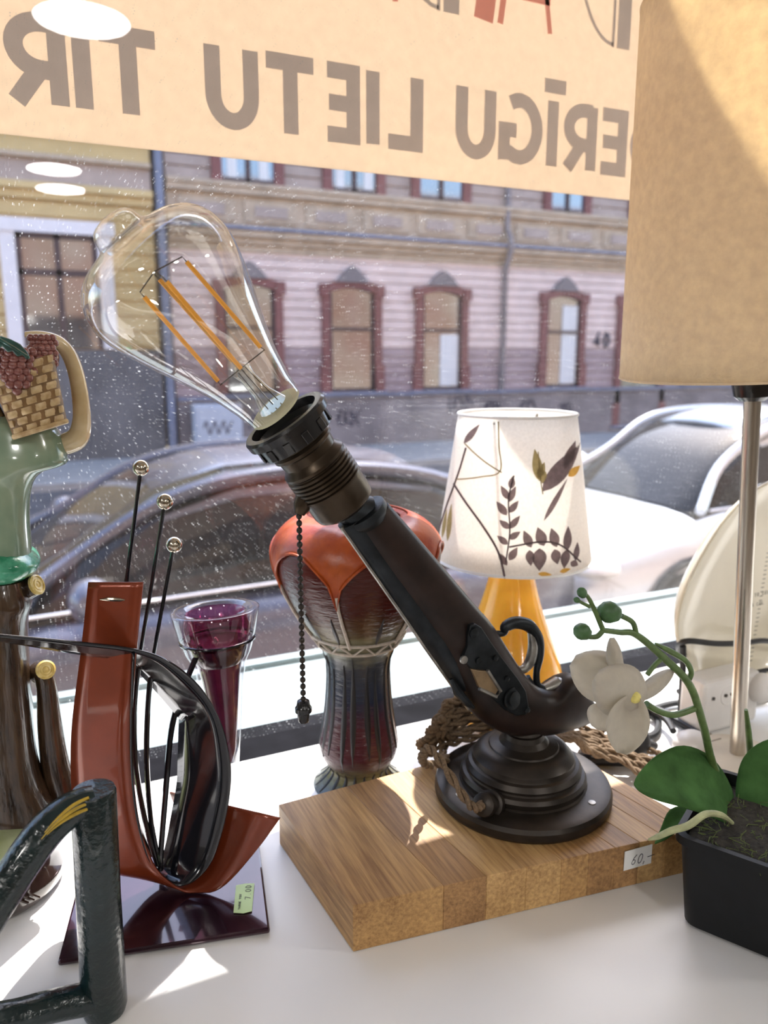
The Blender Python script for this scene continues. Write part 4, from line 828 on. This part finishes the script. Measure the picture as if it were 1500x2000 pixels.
# head just past the frame
hd = MB().tube([ony(-30, 825, YF_), ony(-45, 780, YF_)], [.011, .009], 16); hd.ball(ony(-62, 715, YF_ - .002), (.016, .019, .0215), 20, 16); hd.tube([ony(-62, 722, YF_ - .016), ony(-60, 733, YF_ - .024), ony(-62, 738, YF_ - .019)], [.002, .003, .003], 8); hd.build('head', M_skin, fig)
MB().ball(ony(-64, 698, YF_ + .004), (.0175, .0195, .0185), 20, 14).build('hair', M_trunk, fig)
# basket
YBK = .440
def bk(u, v, dy=0.0):   # u across 0..1, v up 0..1 on the front of the basket
    bl, br_, tl_, tr = Vector((26, 854, 0)), Vector((131, 822, 0)), Vector((-22, 728, 0)), Vector((104, 690, 0))
    p = bl.lerp(br_, u).lerp(tl_.lerp(tr, u), v); bulge = -.006 * math.sin(math.pi * u); return ony(p.x, p.y, YBK + dy + bulge)
rs = [[bk(u, v) for u in (0, .2, .4, .6, .8, 1)] + [bk(u, v, .036 + .004 * math.sin(math.pi * u)) for u in (1, .8, .6, .4, .2, 0)] for v in (0, .03, .3, .6, .9, 1)]
MB().rings(rs).build('basket', M_bdark, fig, angle=60)
bkt = [o for o in fig.children if o.name.startswith('basket')][0]
nr, nc = 8, 4
for r_ in range(nr):
    for c_ in range(-1, nc + 1):
        u0 = (c_ + (.5 if r_ % 2 else 0)) / nc + .012; u1 = u0 + 1 / nc - .035; v0 = r_ / nr + .012; v1 = v0 + 1 / nr - .022
        u0, u1 = max(u0, 0.0), min(u1, 1.0)
        if u1 - u0 < .04: continue
        g = []
        for v in (v0, (v0 + v1) / 2, v1):
            g.append([bk(u0, v, .0006), bk(u0 + (u1 - u0) * .25, v, -.0011 if v != v0 and v != v1 else -.0003), bk(u0 + (u1 - u0) * .75, v, -.0011 if v != v0 and v != v1 else -.0003), bk(u1, v, .0006)])
        MB().rings(g, caps=False, loop=True).build('weave_strip', M_bask, bkt, angle=80)
MB().tube([bk(u, 0, -.0008) for u in (0, .2, .4, .6, .8, 1)], .0014, 8).build('basket_rim', M_bask, bkt)
gsrc = None; gi = 0
def grape(x, y, Y, s_=1.0):
    global gsrc
    p = ony(x, y, Y)
    if gsrc is None: gsrc = piece('grape', MB().ball((0, 0, 0), .0024, 10, 7), M_grape, fig, p)
    else:
        o = copy_at(gsrc, p, fig); o.scale = (s_, s_, s_)
MB().ball(ony(30, 722, YBK + .004), (.014, .008, .012), 16, 10).build('grape_core', M_grape, fig); MB().ball(ony(82, 698, YBK + .010), (.0085, .006, .0095), 16, 10).build('grape_core', M_grape, fig)
for j in range(7):
    n = [5, 6, 6, 5, 4, 3, 1][j]
    for i in range(n): x = 33 - (n - 1) * 7.5 + i * 15 + (j % 2) * 2; grape(x, 688 + j * 12.5, YBK - .0085 + .00004 * (x - 30) ** 2 / 10 + (.002 if j > 5 else 0), 1.05)
for j in range(9):
    for i in range(5 if j < 6 else 4): x = 60 + i * 10.5 + (j % 2) * 5; grape(x, 660 + j * 10, YBK - .001 + (.003 if j < 2 else 0) + .00012 * abs(x - 82), .86)
lf = [(-30, 690), (-12, 668), (-2, 655), (20, 662), (40, 672), (54, 688), (60, 700), (52, 703), (44, 694), (34, 697), (24, 686), (14, 688), (4, 676), (-8, 690), (-20, 700)]
MB().prism([ony(x, y, YBK - .0125 + .00008 * abs(x - 20)) for x, y in lf], (0, .002, 0)).build('vine_leaf', M_leafg, fig, bevel=.0006)
MB().tube(smooth_path([ony(-2, 662, YBK - .0135), ony(25, 678, YBK - .0138), ony(56, 698, YBK - .0115)], 4), .0008, 6).build('leaf_vein', M_leafg, fig)
# drapery knot, stump, base
MB().rings(rows(smrows([(-90, 40, 1062, .8), (-92, 66, 1075, 1), (-92, 79, 1090, 1.05), (-90, 70, 1108, 1), (-85, 45, 1120, .9), (-80, 15, 1128, .7)]), YF_ - .001, .029)).build('drapery', M_emer, fig, angle=70)
MB().rings(rows(smrows([(-95, 56, 1120, .9), (-95, 66, 1160, 1), (-92, 56, 1200, .95), (-92, 58, 1280, 1), (-95, 64, 1360, 1.05), (-100, 72, 1440, 1.1), (-112, 88, 1500, 1.15), (-126, 112, 1540, 1.2), (-132, 126, 1556, 1.2)]), YF_, .030)).build('stump', M_trunk, fig, angle=70)
MB().tube(smooth_path([ony(85, 1312, YF_ - .012), ony(92, 1350, YF_ - .012), ony(98, 1420, YF_ - .010), ony(108, 1490, YF_ - .010), ony(122, 1545, YF_ - .008)], 5), [.0052, .0056, .007, .008, .010], 14).build('root', M_trunk, fig)
for (x, y, dx, dy, r_) in ((72, 1142, .75, -.5, .0056), (89, 1308, .15, -.75, .0052)):
    c_ = ony(x, y, YF_ - .016); ax_ = Vector((dx, dy, .35)).normalized()
    stb = MB().lathe([(r_ * 1.35, -.014), (r_ * 1.12, -.006), (r_, 0)], c_, ax_, 18).build('branch_stub', M_trunk, fig)
    MB().lathe([(r_ * 1.03, -.001), (r_ * 1.05, .0006), (r_ * .85, .0012), (r_ * .8, .0006), (r_ * .6, .0006), (r_ * .55, .0011), (r_ * .35, .0010), (r_ * .3, .0005), (0, .0009)], c_, ax_, 18).build('cut_face', M_cut, stb, angle=20)
kf = px(fc); MB().lathe([(.0415, .030), (.0425, .036), (.040, .043), (.030, .050), (.0, .052)], fc, n=40, squash=.95).build('mossy_ground', M_moss, fig)
MB().lathe([(0, 0), (.039, 0), (.0425, .004), (.0432, .012), (.0405, .018), (.0400, .026), (.0418, .031), (.0415, .036), (0, .036)], fc, n=48, squash=.97).build('plinth', M_choc, fig)
for s_ in (0, 1, 2): MB().tube(smooth_path([fc + Vector((.018 + s_ * .003, -.0385 + s_ * .001, .026)), fc + Vector((.016 + s_ * .003, -.0410 + s_ * .001, .016)), fc + Vector((.021 + s_ * .003, -.0392 + s_ * .001, .009))], 5), .0009, 6).build('plinth_scroll', M_choc, fig)

# ------------------------------------------------------------------ orchid
M_pot = mat('pot_black_plastic', (.007, .008, .009), .45, spec=.25, var=.15, scale=90, bmp=.1, bscale=400); M_soil = mat('pot_soil', (.03, .026, .02), .95, var=.5, scale=300, bmp=.8, bscale=500, bdist=.002)
M_lf = fabric('orchid_leaf', (.07, .165, .05), .22, var=.3, scale=60, bmp=.15, tcol=(.10, .28, .05), rough_noise=300); M_stemg = mat('orchid_stem', (.10, .165, .05), .45, var=.25, scale=200); M_bud = mat('orchid_bud', (.055, .13, .045), .45, var=.25, scale=120)
M_pet = fabric('orchid_petal', (.62, .58, .51), .42, var=.04, scale=200, bmp=.15, tcol=(.85, .80, .68)); M_lip = mat('orchid_centre_yellow', (.75, .66, .20), .6, var=.2, scale=300); M_root = mat('aerial_root', (.42, .44, .24), .6, var=.2, scale=150); M_mossy = mat('moss_strands', (.10, .13, .04), .9, var=.4, scale=200)
A_ = Vector((.3140, .2745, 0)); e1 = Vector((.486, -.874, 0)); e2 = Vector((.874, .486, 0)); PS = .074; PH = .060
orch = empty('potted_orchid', A_ + (e1 + e2) * PS / 2, 'white artificial orchid in a square black pot, front right', 'potted plant')
pc = A_ + (e1 + e2) * PS / 2
def sq(s_, z, n=6, rr=.008):
    h = s_ / 2; out_ = []
    for (sx, sy, a0) in ((1, 1, 0), (-1, 1, 90), (-1, -1, 180), (1, -1, 270)):
        for i in range(n):
            a = math.radians(a0 + 90 * i / (n - 1)); out_.append(pc + e1 * (sx * (h - rr) + rr * math.cos(a)) + e2 * (sy * (h - rr) + rr * math.sin(a)) + Vector((0, 0, z)))
    return out_
MB().rings([sq(PS * .9, .0006), sq(PS, .003), sq(PS * 1.12, PH - .006), sq(PS * 1.19, PH - .005), sq(PS * 1.19, PH), sq(PS * 1.10, PH), sq(PS * 1.07, PH - .012)]).build('pot', M_pot, orch, angle=35)
MB().rings([sq(PS * 1.065, PH - .0118), sq(PS * 1.06, PH - .007), sq(PS * .5, PH - .004)]).build('soil', M_soil, orch)
mb = MB()
for i in range(140):
    p = pc + e1 * random.uniform(-.48, .48) * PS + e2 * random.uniform(-.5, .2) * PS + Vector((0, 0, PH - .006)); q = [p]
    for j in range(3): q.append(q[-1] + Vector((random.uniform(-.005, .005), random.uniform(-.005, .005), random.uniform(-.001, .003))))
    mb.tube(q, .00025, 4)
mb.build('moss', M_mossy, orch, kind='stuff')
YO = .292
def O(x, y, Y=YO): return ony(x, y, Y)
def leaf(eu, el, cup, name='leaf', m_=None):
    u = smooth_path([O(*p) for p in eu], 4); l = smooth_path([O(*p) for p in el], 4); rs = []
    for a, b in zip(u, l):
        w_ = (a - b).length; rs.append([a.lerp(b, t) + Vector((.3, .9, -.3)).normalized() * w_ * cup * math.sin(math.pi * t) + Vector((.3, .9, -.3)).normalized() * (w_ * .03 * max(0, 1 - abs(t - .5) * 8)) for t in (0, .12, .25, .38, .5, .62, .75, .88, 1)])
    return MB().rings(rs, caps=False, loop=True).build(name, m_ or M_lf, orch, angle=70, solid=.0008)
leaf([(1446, 1622, .292), (1428, 1540, .296), (1390, 1480, .302), (1335, 1456, .306), (1285, 1474, .304), (1250, 1508, .300), (1238, 1530, .297)], [(1444, 1634, .288), (1424, 1612, .278), (1385, 1594, .276), (1332, 1576, .280), (1282, 1562, .286), (1250, 1546, .292), (1239, 1533, .296)], .10)
leaf([(1450, 1650, .285), (1440, 1590, .292), (1438, 1530, .296), (1452, 1480, .297), (1490, 1448, .294), (1545, 1440, .288), (1600, 1465, .28)], [(1452, 1662, .28), (1480, 1642, .272), (1520, 1615, .268), (1560, 1590, .266), (1590, 1550, .266), (1602, 1510, .270), (1602, 1475, .277)], .08)
leaf([(1440, 1640, .300), (1400, 1590, .308), (1350, 1575, .312), (1310, 1580, .310), (1290, 1620, .304), (1279, 1646, .300)], [(1442, 1652, .294), (1410, 1622, .296), (1370, 1618, .298), (1330, 1622, .299), (1300, 1640, .299), (1279, 1648, .299)], .06)
def stem(pts, r_, name='stem', parent=None): return MB().tube(smooth_path([O(*p) for p in pts], 6), [q * px(O(1300, 1300)) for q in r_], 10).build(name, M_stemg, parent or orch)
stm = stem([(1450, 1640, .285), (1420, 1560, .298), (1390, 1485, .300), (1372, 1410), (1347, 1338), (1300, 1288), (1243, 1240), (1210, 1235), (1178, 1231)], [9, 9, 8.5, 8, 8, 7.5, 6.5, 5.5, 5])
stem([(1178, 1231), (1165, 1200), (1152, 1172), (1142, 1158)], [5, 4.5, 4, 3], 'twig', stm); stem([(1152, 1185), (1138, 1178), (1128, 1172)], [3.5, 3, 2.5], 'twig', stm); stem([(1178, 1231), (1166, 1243), (1150, 1244)], [5, 5, 4.5], 'twig', stm)
stem([(1243, 1240), (1236, 1216), (1214, 1203)], [5, 5, 5], 'twig', stm); stem([(1345, 1330), (1350, 1312), (1338, 1290), (1305, 1270), (1280, 1257)], [5, 5.5, 6, 6, 2], 'twig', stm); stem([(1356, 1384), (1318, 1396), (1288, 1390), (1262, 1375)], [6.5, 6.5, 6, 7], 'twig', stm); stem([(1290, 1288), (1276, 1302), (1264, 1318)], [5, 5, 5], 'twig', stm)
stem([(1466, 1480, .305), (1462, 1430, .305), (1457, 1386, .305)], [8, 7, 4], 'shoot')
def bud(x, y, a, l, w_):
    c_ = O(x, y); k9 = px(c_); d = (_R * math.cos(math.radians(a)) + Vector((0, 0, 1)) * math.sin(math.radians(a)))
    MB().lathe([(.05 * w_ * k9, 0), (.6 * w_ * k9, .12 * l * k9), (.95 * w_ * k9, .4 * l * k9), (w_ * k9, .58 * l * k9), (.8 * w_ * k9, .82 * l * k9), (.35 * w_ * k9, .97 * l * k9), (.02 * w_ * k9, l * k9)], c_ - d * l * k9 / 2, d, 16).build('bud', M_bud, orch)
bud(1191, 1196, 165, 50, 22); bud(1138, 1234, 150, 38, 17); bud(1137, 1158, 120, 24, 10); bud(1127, 1172, 150, 15, 6)
MB().tube(smooth_path([O(1430, 1607, .274), O(1408, 1592, .270), O(1378, 1590, .270), O(1345, 1612, .272), O(1312, 1622, .276), O(1285, 1634, .280), O(1266, 1640, .284)], 6), [.0012, .0018, .0019, .0020, .0019, .0016, .0005], 8).build('aerial_root', M_root, orch)
fl = MB().ball(O(1240, 1362, .272), (.0032, .003, .0030), 12, 8).build('flower', M_lip, orch); fl['label'] = 'white orchid flower with yellow centre'
def petal(cx, cy, a, l, w_, Y0, Y1, cup=.12, narrow=1.0):
    """petal from base (cx,cy) of length l px towards angle a (deg, photo up = 90)"""
    ca, sa = math.cos(math.radians(a)), -math.sin(math.radians(a)); rs = []
    for i in range(11):
        t = i / 10; wv = w_ * (math.sin(math.pi * (.06 + .91 * t ** narrow)) ** .62); Y = Y0 + (Y1 - Y0) * t; row_ = []
        for s_ in (-1, -.7, -.35, 0, .35, .7, 1):
            x = cx + ca * l * t - sa * wv * s_; y = cy + sa * l * t + ca * wv * s_
            row_.append(O(x, y, Y + cup * .02 * (s_ * s_) + .0009 * math.sin(7 * t + 3 * s_)))
        rs.append(row_)
    MB().rings(rs, caps=False, loop=True).build('petal', M_pet, fl, angle=80, solid=.0004)
petal(1226, 1352, 150, 124, 50, .281, .290, .25); petal(1254, 1376, 148, 106, 54, .272, .266, .4); petal(1238, 1362, 258, 112, 42, .274, .272, -.3); petal(1206, 1335, 97, 90, 16, .284, .277, .3); petal(1242, 1366, 38, 92, 17, .276, .292, .4); petal(1190, 1380, 235, 50, 32, .285, .290, .2)
petal(1228, 1410, 262, 42, 24, .278, .282, .2)

# ------------------------------------------------------------------ cream oval dish on its stand, sockets and cables
M_cream = mat('enamel_cream', (.70, .64, .50), .25, var=.04, scale=20, coat=.4); M_blk = mat('cable_black', (.010, .010, .012), .55, var=.2, scale=60); M_prt = mat('print_black', (.04, .035, .03), .7, var=.1)
YD = .462
ol = [(1352, 1305), (1372, 1334), (1430, 1342), (1500, 1316), (1580, 1236), (1640, 1126), (1655, 1020), (1605, 946), (1545, 930), (1480, 952), (1420, 1006), (1370, 1082), (1337, 1150), (1322, 1205), (1322, 1245), (1336, 1275)]
olp = smooth_path([ony(x, y, YD) for x, y in ol], 4, closed=True); oc_ = sum(olp, Vector()) / len(olp)
dish = empty('cream_oval_dish', Vector((oc_.x, YD, 0)), 'cream oval enamel dish with small black print standing upright behind the steel pole', 'dish')
rs = [[oc_ + (p - oc_) * s_ + Vector((0, dy, 0)) for p in olp] for s_, dy in ((.02, .026), (.5, .024), (.85, .016), (1.0, .002), (1.006, -.001), (.99, -.002), (.8, .009), (.45, .014), (.02, .016))]
MB().rings(rs).build('shell', M_cream, dish, angle=60)
UX = (_R * .98 + Vector((0, 0, .05))).normalized(); dn = Vector((-.25, -1, 0)).normalized()
t1 = ony(1473, 1166, YD + .0075); t2 = ony(1467, 1186, YD + .008)
tx = line_text('TO CEL', t1, (1, 0, .05), UP, NN, .0022, .0034, .0012, .0004, .0003); q_ = line_text('A COL', t2, (1, 0, .05), UP, NN, .0022, .0034, .0012, .0004, .0003); tx.add(q_.v, q_.f); tx.build('lettering', M_prt, dish, smooth=False)
mb = MB()
for i in range(26):
    t = i / 25; c_ = ony(1500 - 34 * t, 1080 + 210 * t, YD + .0035); mb.ribbon([c_ + Vector((-.0018, 0, 0)), c_ + Vector((.0018, 0, 0))], .0006, NN, .0003)
mb.build('scale_marks', M_prt, dish, smooth=False)
sb = Vector((ony(1400, 1340, YD).x, YD, 0))
stand = empty('wire_dish_stand', sb, 'black wire stand holding the cream oval dish', 'stand')
def BKp(pts, r_, name, closed=False): MB().tube(smooth_path(pts, 6, closed), r_, 8, closed=closed).build(name, M_blk, stand)
BKp([ony(1330, 1285, YD + .02), ony(1325, 1262, YD + .004), ony(1345, 1252, YD - .008), ony(1400, 1257, YD - .012), ony(1450, 1256, YD - .014), ony(1500, 1252, YD - .014), ony(1560, 1270, YD - .01), ony(1580, 1290, YD + .01)], .0026, 'front_rail')
lg = ony(1334, 1300, YD - .002); MB().tube([ony(1334, 1262, YD - .004), lg, Vector((lg.x, YD - .004, .003)), Vector((lg.x + .01, YD - .02, .003))], .0028, 8).build('leg', M_blk, stand)
lg2 = ony(1580, 1300, YD); MB().tube([ony(1575, 1275, YD - .008), lg2, Vector((lg2.x, YD - .004, .003))], .0028, 8).build('leg', M_blk, stand)
MB().tube([Vector((lg.x, YD - .004, .003)), Vector((lg2.x, YD - .004, .003))], .0026, 8).build('foot_rail', M_blk, stand)
MB().tube([Vector((lg.x, YD + .001, .028)), Vector((lg2.x, YD + .001, .028))], .0024, 8).build('rest_rail', M_blk, stand)
M_plug = mat('plastic_white', (.72, .70, .68), .4, var=.03); YP = .432
pa, pb_ = ony(1370, 1398, YP), ony(1470, 1398, YP)
ps = empty('power_socket', Vector(((pa.x + pb_.x) / 2, YP, 0)), 'white double power socket block behind the steel pole', 'power socket')
zt_ = ony(1370, 1338, YP).z; zb_ = max(.0006, ony(1370, 1402, YP).z)
MB().span(pa.x, pb_.x + .006, YP, YP + .026, .0006, zt_).build('housing', M_plug, ps, smooth=False, bevel=.004)
cz = (zt_ + zb_) / 2; MB().lathe([(.0085, 0), (.009, .0006), (.0095, .0001)], (pa.x + .030, YP + .0002, cz), (0, -1, 0), 24).build('socket_rim', M_plug, ps)
for dx in (.012, .0265, .0335): MB().lathe([(.0016, .0), (.0016, .0008), (0, .0006)], (pa.x + dx, YP - .0002, cz), (0, -1, 0), 12).build('socket_hole', M_prt, ps)
MB().ball((pb_.x + .004, YP - .002, cz), (.013, .010, .0135), 16, 12).build('night_light', M_plug, ps)
def on_sill(pts, z=.0042): return [onz(x, y, z) for x, y in pts]
cab = empty('black_power_cable', onz(1300, 1420, 0), 'black power cable coiled on the sill behind the orchid', 'cable')
MB().tube(smooth_path(on_sill([(1225, 1400), (1262, 1385), (1285, 1405), (1280, 1432), (1250, 1440), (1222, 1430), (1235, 1408), (1290, 1380), (1340, 1372), (1385, 1383), (1398, 1402), (1378, 1418), (1340, 1410), (1290, 1388), (1262, 1378), (1300, 1395), (1352, 1425), (1385, 1450), (1394, 1480), (1378, 1498), (1350, 1492)]), 8), .003, 8).build('cable', M_blk, cab)
MB().tube(smooth_path(on_sill([(1262, 1378), (1300, 1405), (1315, 1428)], .010), 6), .0028, 8).build('cable_tail', M_blk, cab)
ad = empty('black_power_adapter', onz(1240, 1450, 0), 'black plug-in power adapter lying behind the orchid flower', 'adapter')
c_ = onz(1236, 1452, .012); MB().lathe([(.0, -.012), (.010, -.0115), (.0135, -.004), (.013, .006), (.009, .0125), (0, .0145)], c_, (.2, 0, 1), 20).build('adapter_body', M_blk, ad); MB().tube([c_ + Vector((.008, 0, .0)), c_ + Vector((.022, -.003, -.006))], .003, 8).build('strain_relief', M_blk, ad)
pw = empty('white_plug', onz(1350, 1462, 0), 'rounded white plug lying in the sun behind the orchid leaf', 'plug')
c_ = onz(1350, 1452, .011); MB().ball(c_, (.016, .013, .0105), 20, 12).build('plug_body', M_plug, pw)
for s_ in (-1, 1): MB().tube([c_ + Vector((.012, s_ * .005, 0)), c_ + Vector((.027, s_ * .005, 0))], .0012, 8).build('plug_pin', M_pole, pw)
sw = empty('cord_switch', onz(1225, 1495, 0), 'black inline cord switch lying behind the board corner', 'switch')
c_ = Vector((.396, .432, .0052)); MB().box(c_, (.046, .016, .009), rz=-.5).build('switch_body', M_blk, sw, bevel=.004); MB().box(c_ + Vector((0, 0, .005)), (.012, .009, .003), rz=-.5).build('rocker', M_bk, sw, bevel=.001)
